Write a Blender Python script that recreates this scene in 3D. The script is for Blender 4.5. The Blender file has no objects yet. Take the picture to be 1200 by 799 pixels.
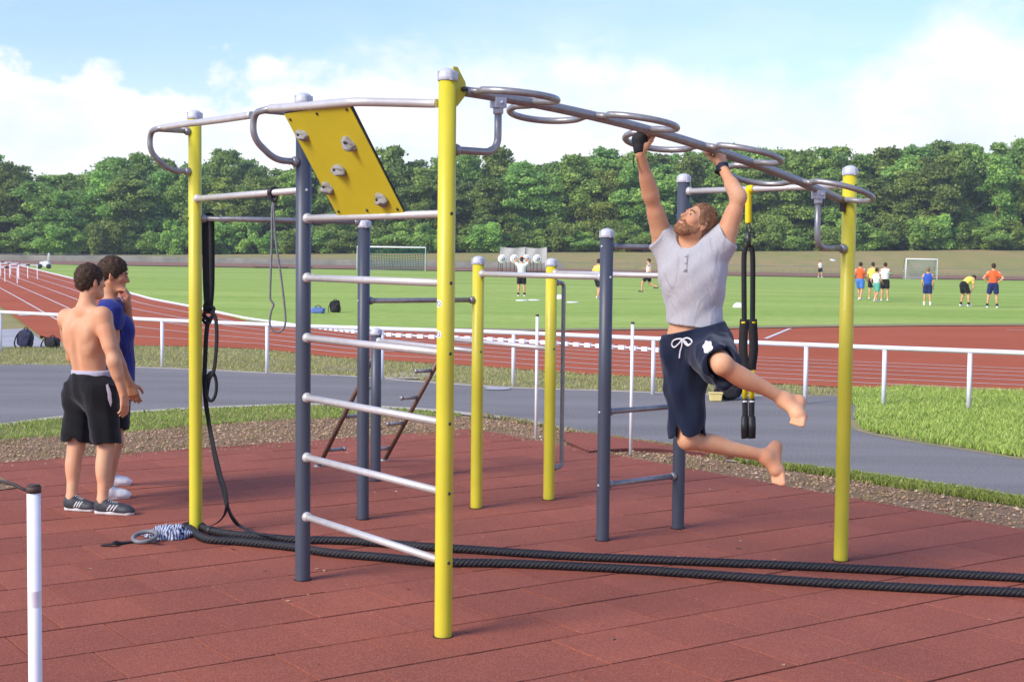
import bpy, bmesh, math, random
import numpy as np
from mathutils import Vector, Matrix, noise as mnoise
from mathutils.bvhtree import BVHTree
random.seed(7); np.random.seed(7)
R_ = math.radians
scene = bpy.context.scene
COL = scene.collection
V = lambda *a: np.array(a, float)
def nrm(v):
    v = np.asarray(v, float); return v/np.linalg.norm(v)

# ------------------------------------------------------------------ camera
F_PX, PITCH, ROLL, CAM_H = 1662.4, 0.0587268, 0.0106546, 1.891354
cF = V(0, math.cos(PITCH), -math.sin(PITCH)); cR0 = V(1, 0, 0); cU0 = np.cross(cR0, cF)
cR = math.cos(ROLL)*cR0 + math.sin(ROLL)*cU0; cU = math.cos(ROLL)*cU0 - math.sin(ROLL)*cR0
CAM = V(0, 0, CAM_H)
cam_d = bpy.data.cameras.new('camera'); cam_o = bpy.data.objects.new('camera', cam_d); COL.objects.link(cam_o)
cam_d.sensor_width = 36; cam_d.lens = F_PX/1200*36; cam_d.clip_start = 0.1; cam_d.clip_end = 3000
m = Matrix.Identity(4)
for i in range(3):
    m[i][0] = cR[i]; m[i][1] = cU[i]; m[i][2] = -cF[i]; m[i][3] = CAM[i]
cam_o.matrix_world = m
scene.camera = cam_o

def smooth01(t):
    t = min(1, max(0, t)); return t*t*(3-2*t)
def hz(x, y):
    """height of the land: level near by, a slight rise to the far left, an embankment under the trees"""
    if y < 25: return 0.0
    w = min(1.1, max(0.0, 0.62-1.7*x/y))
    h = 0.0042*(min(y, 176)-25)*w
    h += 0.32*smooth01((y-150)/11)
    if y > 168:
        t = min(1, max(0, (x/y+0.33)/0.66))
        top = 0.45+2.85*t
        h += top*smooth01((y-168)/26)
        if y > 194: h += 0.02*(y-194)
    return h
def ray(px, py):
    return cF*F_PX + cR*(px-600) + cU*(399.5-py)
def g(px, py, off=0.0):
    """point of the ground seen at a photo pixel (measuring the photo)"""
    d = ray(px, py); z = off; p = None
    for _ in range(25):
        t = (z-CAM_H)/d[2]
        p = CAM+d*t
        z = 0.5*z+0.5*(hz(p[0], p[1])+off) if p[1] > 25 else off
    return p
def at(px, py, Y):
    d = ray(px, py); return CAM+d*(Y/d[1])

# ------------------------------------------------------------------ materials
MATS = {}
def newmat(name):
    mt = bpy.data.materials.new(name); mt.use_nodes = True
    nt = mt.node_tree; b = nt.nodes['Principled BSDF']; MATS[name] = mt
    return mt, nt, b
def N(nt, t, **kw):
    n = nt.nodes.new(t)
    for k, v in kw.items():
        if k in n.inputs.keys() and not hasattr(n, k): n.inputs[k].default_value = v
        else: setattr(n, k, v)
    return n
def noise_node(nt, scale, detail=4, rough=0.6, vec=None, coord='Object'):
    n = nt.nodes.new('ShaderNodeTexNoise'); n.inputs['Scale'].default_value = scale
    n.inputs['Detail'].default_value = detail; n.inputs['Roughness'].default_value = rough
    if vec is None:
        tc = nt.nodes.new('ShaderNodeTexCoord'); vec = tc.outputs[coord]
    nt.links.new(vec, n.inputs['Vector']); return n
def ramp(nt, src, stops):
    r = nt.nodes.new('ShaderNodeValToRGB'); e = r.color_ramp.elements
    while len(e) < len(stops): e.new(0.5)
    for el, (p, c) in zip(e, stops):
        el.position = p; el.color = (*c, 1) if len(c) == 3 else c
    nt.links.new(src, r.inputs[0]); return r
def mixc(nt, fac, a, b, blend='MIX'):
    mx = nt.nodes.new('ShaderNodeMix'); mx.data_type = 'RGBA'; mx.blend_type = blend
    for s, v in ((0, fac), (6, a), (7, b)):
        if hasattr(v, 'is_output') or isinstance(v, bpy.types.NodeSocket): nt.links.new(v, mx.inputs[s])
        elif s == 0: mx.inputs[0].default_value = v
        else: mx.inputs[s].default_value = (*v, 1)
    return mx.outputs[2]
def bump(nt, b, h, strength=0.3, dist=0.01):
    bp = nt.nodes.new('ShaderNodeBump'); bp.inputs['Strength'].default_value = strength
    bp.inputs['Distance'].default_value = dist
    nt.links.new(h, bp.inputs['Height']); nt.links.new(bp.outputs[0], b.inputs['Normal'])
def simple(name, col, rough=0.5, metal=0.0, var=0.12, scale=8, bmp=0.0, bscale=60, spec=0.5):
    mt, nt, b = newmat(name)
    b.inputs['Roughness'].default_value = rough; b.inputs['Metallic'].default_value = metal
    b.inputs['Specular IOR Level'].default_value = spec
    n = noise_node(nt, scale)
    lo = tuple(c*(1-var) for c in col); hi = tuple(min(1, c*(1+var)) for c in col)
    r = ramp(nt, n.outputs[0], [(0.3, lo), (0.7, hi)])
    nt.links.new(r.outputs[0], b.inputs['Base Color'])
    if bmp > 0:
        n2 = noise_node(nt, bscale, 3); bump(nt, b, n2.outputs[0], bmp, 0.004)
    return mt
simple('yellow_paint', (0.60, 0.53, 0.030), 0.38, var=0.04, scale=3, bmp=0.03, bscale=40)
simple('slate_paint', (0.056, 0.066, 0.090), 0.42, var=0.07, scale=4, bmp=0.04, bscale=50)
simple('galvanised', (0.30, 0.295, 0.29), 0.36, metal=0.45, var=0.16, scale=26, bmp=0.05, bscale=90)
simple('bright_steel', (0.56, 0.54, 0.51), 0.42, metal=0.3, var=0.08, scale=18, bmp=0.03)
simple('brown_steel', (0.16, 0.095, 0.07), 0.5, metal=0.2, var=0.2, scale=18, bmp=0.05)
simple('cap_plastic', (0.52, 0.54, 0.58), 0.38, var=0.04)
simple('white_paint', (0.80, 0.80, 0.80), 0.45, var=0.05, scale=5)
simple('fence_paint', (0.74, 0.75, 0.77), 0.45, var=0.08, scale=5)
simple('black_edge', (0.012, 0.012, 0.013), 0.5)
def painted(name, col, rough):
    mt, nt, b = newmat(name); b.inputs['Roughness'].default_value = rough
    tc = nt.nodes.new('ShaderNodeTexCoord'); n = noise_node(nt, 3, 3, .6, tc.outputs['Object'])
    r = ramp(nt, n.outputs[0], [(0.3, tuple(c*.93 for c in col)), (0.7, tuple(c*1.06 for c in col))])
    mp = nt.nodes.new('ShaderNodeMapping'); mp.inputs['Scale'].default_value = (1, 1, .35); nt.links.new(tc.outputs['Object'], mp.inputs[0])
    sc = noise_node(nt, 34, 6, .75, mp.outputs[0]); rs = ramp(nt, sc.outputs[0], [(0.66, (0, 0, 0)), (0.76, (.5, .5, .5))])
    c = mixc(nt, rs.outputs[0], r.outputs[0], tuple(x*.55+.03 for x in col))
    sx = nt.nodes.new('ShaderNodeSeparateXYZ'); nt.links.new(tc.outputs['Object'], sx.inputs[0])
    g2 = noise_node(nt, 22, 5, .7, tc.outputs['Object']); ad = nt.nodes.new('ShaderNodeMath'); ad.operation = 'MULTIPLY_ADD'
    ad.inputs[1].default_value = .35; nt.links.new(g2.outputs[0], ad.inputs[0])
    mu = nt.nodes.new('ShaderNodeMath'); mu.operation = 'MULTIPLY'; mu.inputs[1].default_value = -3.2; nt.links.new(sx.outputs[2], mu.inputs[0]); nt.links.new(mu.outputs[0], ad.inputs[2])
    rg = ramp(nt, ad.outputs[0], [(0.0, (0, 0, 0)), (0.22, (.55, .55, .55))])
    c = mixc(nt, rg.outputs[0], c, tuple(x*.4+.06 for x in col))
    nt.links.new(c, b.inputs['Base Color']); h = noise_node(nt, 60, 4); bump(nt, b, h.outputs[0], .06, .003)
painted('yellow_paint', (0.60, 0.53, 0.030), 0.40); painted('slate_paint', (0.056, 0.066, 0.090), 0.44)
simple('board_yellow', (0.53, 0.43, 0.014), 0.48, var=0.04, scale=6, bmp=0.05, bscale=150)
simple('hold_grey', (0.25, 0.24, 0.225), 0.8, var=0.2, scale=40, bmp=0.5, bscale=160)
simple('bolt_dark', (0.06, 0.06, 0.06), 0.45, metal=0.5)
simple('black_fabric', (0.010, 0.010, 0.012), 0.8, var=0.3, scale=40, bmp=0.2, bscale=200)
simple('black_rubber', (0.013, 0.013, 0.014), 0.55, var=0.3, scale=30)
simple('grey_rubber', (0.17, 0.17, 0.175), 0.5, var=0.2, scale=30)
simple('rope_black', (0.009, 0.0095, 0.013), 0.62, var=0.4, scale=60, bmp=0.6, bscale=260)
simple('yellow_strap', (0.80, 0.62, 0.0), 0.7, var=0.08, scale=50, bmp=0.2, bscale=200)
simple('hair_brown', (0.060, 0.036, 0.022), 0.75, var=0.8, scale=90, bmp=0.9, bscale=120, spec=0.2)
simple('hair_ginger', (0.25, 0.125, 0.055), 0.7, var=0.75, scale=60, bmp=0.9, bscale=120)
simple('beard_ginger', (0.34, 0.155, 0.070), 0.75, var=0.5, scale=90, bmp=0.9, bscale=200)
simple('eye_white', (0.36, 0.29, 0.25), 0.3)
simple('eye_dark', (0.05, 0.04, 0.03), 0.3)
simple('teeth', (0.75, 0.72, 0.66), 0.4)
simple('lip', (0.42, 0.20, 0.17), 0.5)
simple('shoe_white', (0.78, 0.78, 0.78), 0.5)
simple('shoe_dark', (0.035, 0.038, 0.045), 0.6, var=0.3, scale=40)
simple('sole_white', (0.62, 0.61, 0.58), 0.6)
simple('net_green', (0.008, 0.20, 0.12), 0.8); simple('wall_grey', (0.26, 0.25, 0.21), 0.9, var=0.25, scale=0.5)
simple('net_grey', (0.55, 0.55, 0.55), 0.8)
simple('target_face', (0.72, 0.72, 0.70), 0.8)
simple('target_ring', (0.2, 0.2, 0.2), 0.8)
simple('screen_grey', (0.40, 0.38, 0.34), 0.9, var=0.15, scale=0.8)
simple('bench_brown', (0.07, 0.04, 0.03), 0.7)
simple('blue_fabric', (0.10, 0.17, 0.42), 0.8)
simple('navy_fabric', (0.02, 0.025, 0.06), 0.8, var=0.3, scale=30, bmp=0.2)
simple('pale_yellow', (0.72, 0.58, 0.22), 0.6)
simple('red_mark', (0.80, 0.75, 0.74), 0.6)
simple('bark', (0.10, 0.075, 0.055), 0.9, var=0.3, scale=3, bmp=0.6, bscale=8)
simple('cart_white', (0.72, 0.73, 0.72), 0.5)
def cloth(name, col, wr=0.5, scale=9, weave=0.15, var=0.08):
    mt, nt, b = newmat(name)
    b.inputs['Roughness'].default_value = 0.85; b.inputs['Specular IOR Level'].default_value = 0.2
    b.inputs['Sheen Weight'].default_value = 0.15
    tc = nt.nodes.new('ShaderNodeTexCoord')
    mp = nt.nodes.new('ShaderNodeMapping'); mp.inputs['Scale'].default_value = (1, 1, 0.32)
    mp.inputs['Rotation'].default_value = (0.2, 0.35, 0.3)
    nt.links.new(tc.outputs['Object'], mp.inputs[0])
    n = noise_node(nt, scale, 2, 0.5, mp.outputs[0]); n.inputs['Distortion'].default_value = 1.2
    n2 = noise_node(nt, 220, 2, 0.7)
    ad = nt.nodes.new('ShaderNodeMath'); ad.operation = 'MULTIPLY_ADD'; ad.inputs[1].default_value = weave*0.2
    def mm(op, a, bv=None):
        q = nt.nodes.new('ShaderNodeMath'); q.operation = op; nt.links.new(a, q.inputs[0])
        if bv is not None: q.inputs[1].default_value = bv
        return q.outputs[0]
    rid = mm('POWER', mm('SUBTRACT', mm('MULTIPLY', mm('ABSOLUTE', mm('SUBTRACT', n.outputs[0], .5)), -2.0), -1.0), 5.0)
    sm = nt.nodes.new('ShaderNodeMath'); sm.operation = 'MULTIPLY_ADD'; sm.inputs[1].default_value = .12
    nt.links.new(rid, sm.inputs[0]); nt.links.new(n.outputs[0], sm.inputs[2])
    nt.links.new(n2.outputs[0], ad.inputs[0]); nt.links.new(sm.outputs[0], ad.inputs[2])
    bump(nt, b, ad.outputs[0], wr, 0.03)
    r = ramp(nt, n2.outputs[0], [(0.35, tuple(c*(1-var) for c in col)), (0.65, tuple(min(1, c*(1+var)) for c in col))])
    nt.links.new(r.outputs[0], b.inputs['Base Color'])
    return mt
cloth('shirt_grey', (0.50, 0.50, 0.505), 0.65, 8, var=0.12)
cloth('shorts_navy', (0.008, 0.014, 0.034), 0.5, 7)
cloth('shorts_black', (0.005, 0.005, 0.0055), 0.4, 8)
cloth('shirt_blue', (0.017, 0.027, 0.18), 0.4, 8)
cloth('band_lilac', (0.42, 0.42, 0.50), 0.2)
for nm, c in dict(white=(0.75, 0.75, 0.73), orange=(0.72, 0.13, 0.035), yellow=(0.78, 0.66, 0.12), royal=(0.035, 0.10, 0.45),
                  sky=(0.07, 0.20, 0.58), teal=(0.12, 0.42, 0.32), black=(0.015, 0.015, 0.017), navy=(0.02, 0.03, 0.12), red=(0.55, 0.12, 0.07)).items():
    cloth('kit_'+nm, c, 0.2, 8)
def skin(name, col):
    mt, nt, b = newmat(name)
    b.inputs['Roughness'].default_value = 0.58; b.inputs['Specular IOR Level'].default_value = 0.35
    b.inputs['Subsurface Weight'].default_value = 0.12; b.inputs['Subsurface Radius'].default_value = (0.02, 0.008, 0.004)
    b.inputs['Subsurface Scale'].default_value = 0.3
    n = noise_node(nt, 14, 5); 
    r = ramp(nt, n.outputs[0], [(0.3, (col[0]*0.94, col[1]*0.86, col[2]*0.82)), (0.7, (min(1, col[0]*1.05), col[1]*1.08, col[2]*1.1))])
    n3 = noise_node(nt, 6, 5, .65); n3r = ramp(nt, n3.outputs[0], [(.38, (0, 0, 0)), (.66, (1, 1, 1))])
    c = mixc(nt, n3r.outputs[0], r.outputs[0], (col[0]*1.0, col[1]*0.80, col[2]*0.74))
    nt.links.new(c, b.inputs['Base Color'])
    n2 = noise_node(nt, 90, 4); bump(nt, b, n2.outputs[0], 0.25, 0.005)
skin('skin_fair', (0.67, 0.385, 0.215)); skin('skin_tan', (0.56, 0.29, 0.155)); skin('skin_back', (0.64, 0.365, 0.205))

def striped():
    mt, nt, b = newmat('striped_cloth'); b.inputs['Roughness'].default_value = 0.9
    tc = nt.nodes.new('ShaderNodeTexCoord')
    w = nt.nodes.new('ShaderNodeTexWave'); w.inputs['Scale'].default_value = 16; w.inputs['Distortion'].default_value = 9
    w.inputs['Detail'].default_value = 2; w.inputs['Detail Scale'].default_value = 1.0
    nt.links.new(tc.outputs['Object'], w.inputs[0])
    r = ramp(nt, w.outputs[0], [(0.30, (0.03, 0.04, 0.08)), (0.55, (0.40, 0.45, 0.56))])
    nt.links.new(r.outputs[0], b.inputs['Base Color'])
striped()

def ground_mat(name, c1, c2, c3=None, s1=0.6, s2=18, b_s=0.4, b_scale=50, rough=0.95, dist=0.02, stretch=None):
    mt, nt, b = newmat(name); b.inputs['Roughness'].default_value = rough
    b.inputs['Specular IOR Level'].default_value = 0.2
    tc = nt.nodes.new('ShaderNodeTexCoord'); vec = tc.outputs['Object']
    if stretch:
        mp = nt.nodes.new('ShaderNodeMapping'); mp.inputs['Scale'].default_value = stretch[:3]
        mp.inputs['Rotation'].default_value[2] = stretch[3]
        nt.links.new(vec, mp.inputs[0]); svec = mp.outputs[0]
    else: svec = vec
    a = noise_node(nt, s1, 5, 0.6, svec); f = noise_node(nt, s2, 4, 0.7, vec)
    r = ramp(nt, a.outputs[0], [(0.35, c1), (0.65, c2)])
    col = r.outputs[0]
    if c3:
        rf = ramp(nt, f.outputs[0], [(0.42, (0, 0, 0)), (0.66, (1, 1, 1))])
        col = mixc(nt, rf.outputs[0], col, c3)
    else:
        rf = ramp(nt, f.outputs[0], [(0.3, (0.82, 0.82, 0.82)), (0.7, (1.12, 1.12, 1.12))])
        col = mixc(nt, 1.0, col, rf.outputs[0], 'MULTIPLY')
    nt.links.new(col, b.inputs['Base Color'])
    h = noise_node(nt, b_scale, 3, 0.7, vec); bump(nt, b, h.outputs[0], b_s, dist)
    return mt
ground_mat('dry_ground', (0.20, 0.155, 0.085), (0.17, 0.17, 0.06), (0.12, 0.14, 0.04), 0.12, 1.5, 0.5, 6)
ground_mat('embankment', (0.38, 0.27, 0.13), (0.29, 0.27, 0.09), (0.25, 0.26, 0.085), 0.06, 0.4, 0.4, 2)
ground_mat('field_grass', (0.265, 0.395, 0.060), (0.370, 0.485, 0.105), None, 0.16, 2.2, 0.5, 9, 0.95, 0.03, (0.18, 1.0, 1, 0.12))
ground_mat('verge_soil', (0.30, 0.26, 0.13), (0.24, 0.25, 0.08), (0.34, 0.30, 0.18), 0.7, 9, 0.6, 40)
ground_mat('track_rubber', (0.39, 0.090, 0.030), (0.44, 0.110, 0.040), None, 0.25, 60, 0.25, 140, 0.9, 0.004)
ground_mat('asphalt', (0.135, 0.129, 0.120), (0.215, 0.205, 0.191), (0.27, 0.258, 0.24), 0.5, 40, 0.35, 160, 0.85, 0.006, (0.4, 2.2, 1, 0.3))
ground_mat('gravel_soil', (0.29, 0.185, 0.10), (0.36, 0.245, 0.14), (0.20, 0.125, 0.07), 2.5, 30, 0.9, 45, 0.95, 0.03)
ground_mat('sand', (0.50, 0.44, 0.36), (0.58, 0.52, 0.44), None, 2, 30, 0.4, 60)
ground_mat('pale_paving', (0.36, 0.36, 0.36), (0.44, 0.44, 0.44), None, 1, 20, 0.2, 60)
ground_mat('line_white', (0.62, 0.60, 0.57), (0.72, 0.70, 0.67), None, 2, 20, 0.1, 60)
ground_mat('far_earth', (0.28, 0.15, 0.10), (0.24, 0.15, 0.10), None, 0.2, 3, 0.2, 10)

def rubber_mat():
    mt, nt, b = newmat('rubber_tile'); b.inputs['Roughness'].default_value = 0.85
    b.inputs['Specular IOR Level'].default_value = 0.15
    tc = nt.nodes.new('ShaderNodeTexCoord')
    at_ = nt.nodes.new('ShaderNodeAttribute'); at_.attribute_name = 'tone'
    vo = nt.nodes.new('ShaderNodeTexVoronoi'); vo.inputs['Scale'].default_value = 210
    nt.links.new(tc.outputs['Object'], vo.inputs['Vector'])
    sep = nt.nodes.new('ShaderNodeSeparateColor'); nt.links.new(vo.outputs['Color'], sep.inputs[0])
    r = ramp(nt, sep.outputs[0], [(0.0, (0.22, 0.066, 0.040)), (0.5, (0.31, 0.094, 0.056)), (0.88, (0.355, 0.114, 0.070)), (1.0, (0.43, 0.18, 0.12))])
    big = noise_node(nt, 0.9, 5, 0.6)
    rb = ramp(nt, big.outputs[0], [(0.3, (0.84, 0.86, 0.90)), (0.7, (1.10, 1.06, 1.03))])
    c = mixc(nt, 1.0, r.outputs[0], rb.outputs[0], 'MULTIPLY')
    rt = ramp(nt, at_.outputs['Fac'], [(0, (0.91, 0.90, 0.91)), (1, (1.07, 1.08, 1.09))])
    c = mixc(nt, 1.0, c, rt.outputs[0], 'MULTIPLY')
    n2 = noise_node(nt, 2.6, 6, 0.75)
    rs = ramp(nt, n2.outputs[0], [(0.62, (0, 0, 0)), (0.80, (1, 1, 1))])
    sc = nt.nodes.new('ShaderNodeMath'); sc.operation = 'MULTIPLY'; sc.inputs[1].default_value = 0.28
    nt.links.new(rs.outputs[0], sc.inputs[0])
    c = mixc(nt, sc.outputs[0], c, (0.30, 0.17, 0.14))
    nt.links.new(c, b.inputs['Base Color'])
    h = noise_node(nt, 160, 3, 0.7); bump(nt, b, h.outputs[0], 0.55, 0.006)
rubber_mat()
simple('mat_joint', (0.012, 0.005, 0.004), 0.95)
simple('mat_edge', (0.10, 0.022, 0.018), 0.8, var=0.2, scale=6, bmp=0.4, bscale=120)

def leaf_mat(name, stops, trans=0.42):
    mt, nt, b = newmat(name); b.inputs['Roughness'].default_value = 0.6; b.inputs['Specular IOR Level'].default_value = 0.25
    a = nt.nodes.new('ShaderNodeAttribute'); a.attribute_name = 'tone'
    oi = nt.nodes.new('ShaderNodeObjectInfo')
    r = ramp(nt, a.outputs['Fac'], stops)
    hs = nt.nodes.new('ShaderNodeHueSaturation')
    mr = nt.nodes.new('ShaderNodeMapRange'); mr.inputs[3].default_value = 0.480; mr.inputs[4].default_value = 0.515
    nt.links.new(oi.outputs['Random'], mr.inputs[0]); nt.links.new(mr.outputs[0], hs.inputs['Hue'])
    mr2 = nt.nodes.new('ShaderNodeMapRange'); mr2.inputs[3].default_value = 0.72; mr2.inputs[4].default_value = 1.38
    nt.links.new(oi.outputs['Random'], mr2.inputs[0]); nt.links.new(mr2.outputs[0], hs.inputs['Value'])
    nt.links.new(r.outputs[0], hs.inputs['Color'])
    nt.links.new(hs.outputs[0], b.inputs['Base Color'])
    tr = nt.nodes.new('ShaderNodeBsdfTranslucent'); nt.links.new(hs.outputs[0], tr.inputs[0])
    mx = nt.nodes.new('ShaderNodeMixShader'); mx.inputs[0].default_value = trans
    nt.links.new(b.outputs[0], mx.inputs[1]); nt.links.new(tr.outputs[0], mx.inputs[2])
    nt.links.new(mx.outputs[0], nt.nodes['Material Output'].inputs[0])
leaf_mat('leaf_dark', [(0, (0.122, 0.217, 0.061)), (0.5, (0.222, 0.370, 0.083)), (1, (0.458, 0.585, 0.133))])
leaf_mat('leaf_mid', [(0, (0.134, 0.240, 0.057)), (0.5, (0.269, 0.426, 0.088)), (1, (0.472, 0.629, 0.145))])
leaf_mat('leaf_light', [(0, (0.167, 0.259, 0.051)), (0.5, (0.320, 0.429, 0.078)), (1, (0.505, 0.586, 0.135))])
leaf_mat('grass_blade', [(0, (0.557, 0.405, 0.255)), (0.35, (0.257, 0.349, 0.076)), (0.8, (0.363, 0.478, 0.089)), (1, (0.535, 0.590, 0.180))], 0.3)
leaf_mat('grass_dry', [(0, (0.557, 0.456, 0.254)), (0.5, (0.405, 0.371, 0.151)), (1, (0.254, 0.338, 0.076))], 0.3)
def stone_mat():
    mt, nt, b = newmat('stones'); b.inputs['Roughness'].default_value = 0.9
    a = nt.nodes.new('ShaderNodeAttribute'); a.attribute_name = 'tone'
    r = ramp(nt, a.outputs['Fac'], [(0, (0.14, 0.082, 0.045)), (0.4, (0.34, 0.215, 0.115)), (0.8, (0.46, 0.31, 0.18)), (1, (0.62, 0.48, 0.33))])
    nt.links.new(r.outputs[0], b.inputs['Base Color'])
stone_mat()

# ------------------------------------------------------------------ object helpers
def tag(o, label=None, cat=None, group=None, kind=None):
    if label: o['label'] = label
    if cat: o['category'] = cat
    if group: o['group'] = group
    if kind: o['kind'] = kind
    return o
def empty(name, loc, label=None, cat=None, group=None):
    o = bpy.data.objects.new(name, None); COL.objects.link(o); o.location = Vector(loc); o.empty_display_size = 0.1
    return tag(o, label, cat, group)
def wmat(o):
    return (wmat(o.parent) @ o.matrix_parent_inverse @ o.matrix_basis) if o.parent else o.matrix_basis.copy()
def add_obj(name, me, mat, parent=None, label=None):
    o = bpy.data.objects.new(name, me); COL.objects.link(o)
    if mat: me.materials.append(MATS[mat] if isinstance(mat, str) else mat)
    if parent is not None:
        o.parent = parent
        mw = wmat(parent)
        o.matrix_parent_inverse = mw.inverted()
    if label: o['label'] = label
    return o
class MB:
    def __init__(s): s.v = []; s.f = []; s.flat = set()
    def add(s, vs, fs, flat=False):
        n = len(s.v); s.v += [tuple(map(float, p)) for p in vs]
        for f in fs:
            if flat: s.flat.add(len(s.f))
            s.f.append(tuple(i+n for i in f))
    def box(s, c, sx, sy, sz, axes=None):
        ax = axes if axes is not None else (V(1, 0, 0), V(0, 1, 0), V(0, 0, 1)); c = np.asarray(c, float)
        vs = [c+ax[0]*i*sx/2+ax[1]*j*sy/2+ax[2]*k*sz/2 for i in (-1, 1) for j in (-1, 1) for k in (-1, 1)]
        s.add(vs, [(0, 1, 3, 2), (4, 6, 7, 5), (0, 4, 5, 1), (2, 3, 7, 6), (0, 2, 6, 4), (1, 5, 7, 3)], True)
    def tube(s, pts, r, n=12, cap=True, closed=False):
        P = [np.asarray(p, float) for p in pts]; L = len(P)
        rr = r if hasattr(r, '__len__') else [r]*L
        tang = []
        for i in range(L):
            if closed: t = P[(i+1) % L]-P[i-1]
            else: t = P[min(i+1, L-1)]-P[max(i-1, 0)]
            tang.append(nrm(t))
        a = V(0, 0, 1) if abs(tang[0][2]) < 0.9 else V(1, 0, 0)
        nn = nrm(np.cross(tang[0], a)); vs = []
        for i in range(L):
            nn = nn-tang[i]*np.dot(nn, tang[i]); nn = nrm(nn); bb = np.cross(tang[i], nn)
            for k in range(n):
                th = 2*math.pi*k/n; vs.append(P[i]+rr[i]*(math.cos(th)*nn+math.sin(th)*bb))
        fs = []
        for i in range(L if closed else L-1):
            j = (i+1) % L
            for k in range(n):
                k2 = (k+1) % n; fs.append((i*n+k, i*n+k2, j*n+k2, j*n+k))
        s.add(vs, fs)
        if cap and not closed:
            n0 = len(s.v)-len(vs)
            s.flat.add(len(s.f)); s.f.append(tuple(n0+k for k in reversed(range(n))))
            s.flat.add(len(s.f)); s.f.append(tuple(n0+(L-1)*n+k for k in range(n)))
    def ribbon(s, pts, w, t, wdir=None):
        P = [np.asarray(p, float) for p in pts]; L = len(P); vs = []; fs = []
        for i in range(L):
            tg = nrm(P[min(i+1, L-1)]-P[max(i-1, 0)])
            wd = np.asarray(wdir[i] if isinstance(wdir, list) else wdir, float)
            wd = nrm(wd-tg*np.dot(wd, tg)); nn = np.cross(tg, wd)
            for a, b in ((-1, -1), (1, -1), (1, 1), (-1, 1)): vs.append(P[i]+wd*a*w/2+nn*b*t/2)
        for i in range(L-1):
            for k in range(4): fs.append((i*4+k, i*4+(k+1) % 4, i*4+4+(k+1) % 4, i*4+4+k))
        fs += [(3, 2, 1, 0), tuple(L*4-4+k for k in range(4))]
        s.add(vs, fs)
    def lathe(s, c, prof, n=24, axis=None):
        c = np.asarray(c, float)
        if axis is None: ax, e1, e2 = V(0, 0, 1), V(1, 0, 0), V(0, 1, 0)
        else:
            ax = nrm(axis); q = V(0, 0, 1) if abs(ax[2]) < 0.9 else V(1, 0, 0)
            e1 = nrm(np.cross(ax, q)); e2 = np.cross(ax, e1)
        vs = []; fs = []; L = len(prof)
        for r, z in prof:
            for k in range(n):
                th = 2*math.pi*k/n; vs.append(c+ax*z+e1*r*math.cos(th)+e2*r*math.sin(th))
        for i in range(L-1):
            for k in range(n):
                k2 = (k+1) % n; fs.append((i*n+k, i*n+k2, (i+1)*n+k2, (i+1)*n+k))
        fs.append(tuple(reversed(range(n)))); fs.append(tuple((L-1)*n+k for k in range(n)))
        s.add(vs, fs)
    def mesh(s, name, smooth=True):
        me = bpy.data.meshes.new(name); me.from_pydata(s.v, [], s.f)
        if smooth:
            fl = np.ones(len(s.f), bool)
            for i in s.flat: fl[i] = False
            me.polygons.foreach_set('use_smooth', fl)
        me.update(); return me
    def build(s, name, mat, parent=None, label=None, smooth=True, fix=False):
        me = s.mesh(name, smooth)
        if fix:
            bm = bmesh.new(); bm.from_mesh(me); bmesh.ops.recalc_face_normals(bm, faces=bm.faces); bm.to_mesh(me); bm.free()
        return add_obj(name, me, mat, parent, label)
def fillet(pts, r, n=7):
    P = [np.asarray(p, float) for p in pts]; out = [P[0]]
    for i in range(1, len(P)-1):
        a, b, c = P[i-1], P[i], P[i+1]; d1, d2 = nrm(a-b), nrm(c-b)
        rr = min(r, 0.48*np.linalg.norm(a-b), 0.48*np.linalg.norm(c-b))
        for k in range(n+1):
            t = k/n; out.append((1-t)**2*(b+d1*rr)+2*t*(1-t)*b+t*t*(b+d2*rr))
    out.append(P[-1]); return out
def crom(pts, n=8, closed=False):
    P = [np.asarray(p, float) for p in pts]; L = len(P); out = []
    rng = range(L if closed else L-1)
    for i in rng:
        if closed: p0, p1, p2, p3 = P[i-1], P[i], P[(i+1) % L], P[(i+2) % L]
        else: p0, p1, p2, p3 = P[max(i-1, 0)], P[i], P[i+1], P[min(i+2, L-1)]
        for k in range(n):
            t = k/n
            out.append(0.5*((2*p1)+(-p0+p2)*t+(2*p0-5*p1+4*p2-p3)*t*t+(-p0+3*p1-3*p2+p3)*t**3))
    if not closed: out.append(P[-1])
    return out
def face_tone(me, vals):
    a = me.attributes.new('tone', 'FLOAT', 'FACE'); a.data.foreach_set('value', np.asarray(vals, np.float32))

# ------------------------------------------------------------------ world, sun
SUN_DIR = nrm(V(-0.66, -0.50, 0.56))          # towards the sun
world = bpy.data.worlds.new('World'); scene.world = world; world.use_nodes = True
nt = world.node_tree; nt.nodes.clear()
out = nt.nodes.new('ShaderNodeOutputWorld'); bg = nt.nodes.new('ShaderNodeBackground'); nt.links.new(bg.outputs[0], out.inputs[0])
sky = nt.nodes.new('ShaderNodeTexSky'); sky.sky_type = 'NISHITA'; sky.sun_disc = False
sky.sun_elevation = math.asin(SUN_DIR[2]); sky.sun_rotation = math.atan2(SUN_DIR[0], SUN_DIR[1])
sky.air_density = 1.0; sky.dust_density = 0.6; sky.ozone_density = 2.0
SKY_S = 0.15
bg.inputs[1].default_value = SKY_S
tc = nt.nodes.new('ShaderNodeTexCoord'); sep = nt.nodes.new('ShaderNodeSeparateXYZ'); nt.links.new(tc.outputs['Generated'], sep.inputs[0])
def mth(op, a, b=None, c=None, clamp=False):
    n = nt.nodes.new('ShaderNodeMath'); n.operation = op; n.use_clamp = clamp
    for i, v in enumerate((a, b, c)):
        if v is None: continue
        if isinstance(v, (int, float)): n.inputs[i].default_value = v
        else: nt.links.new(v, n.inputs[i])
    return n.outputs[0]
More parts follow.
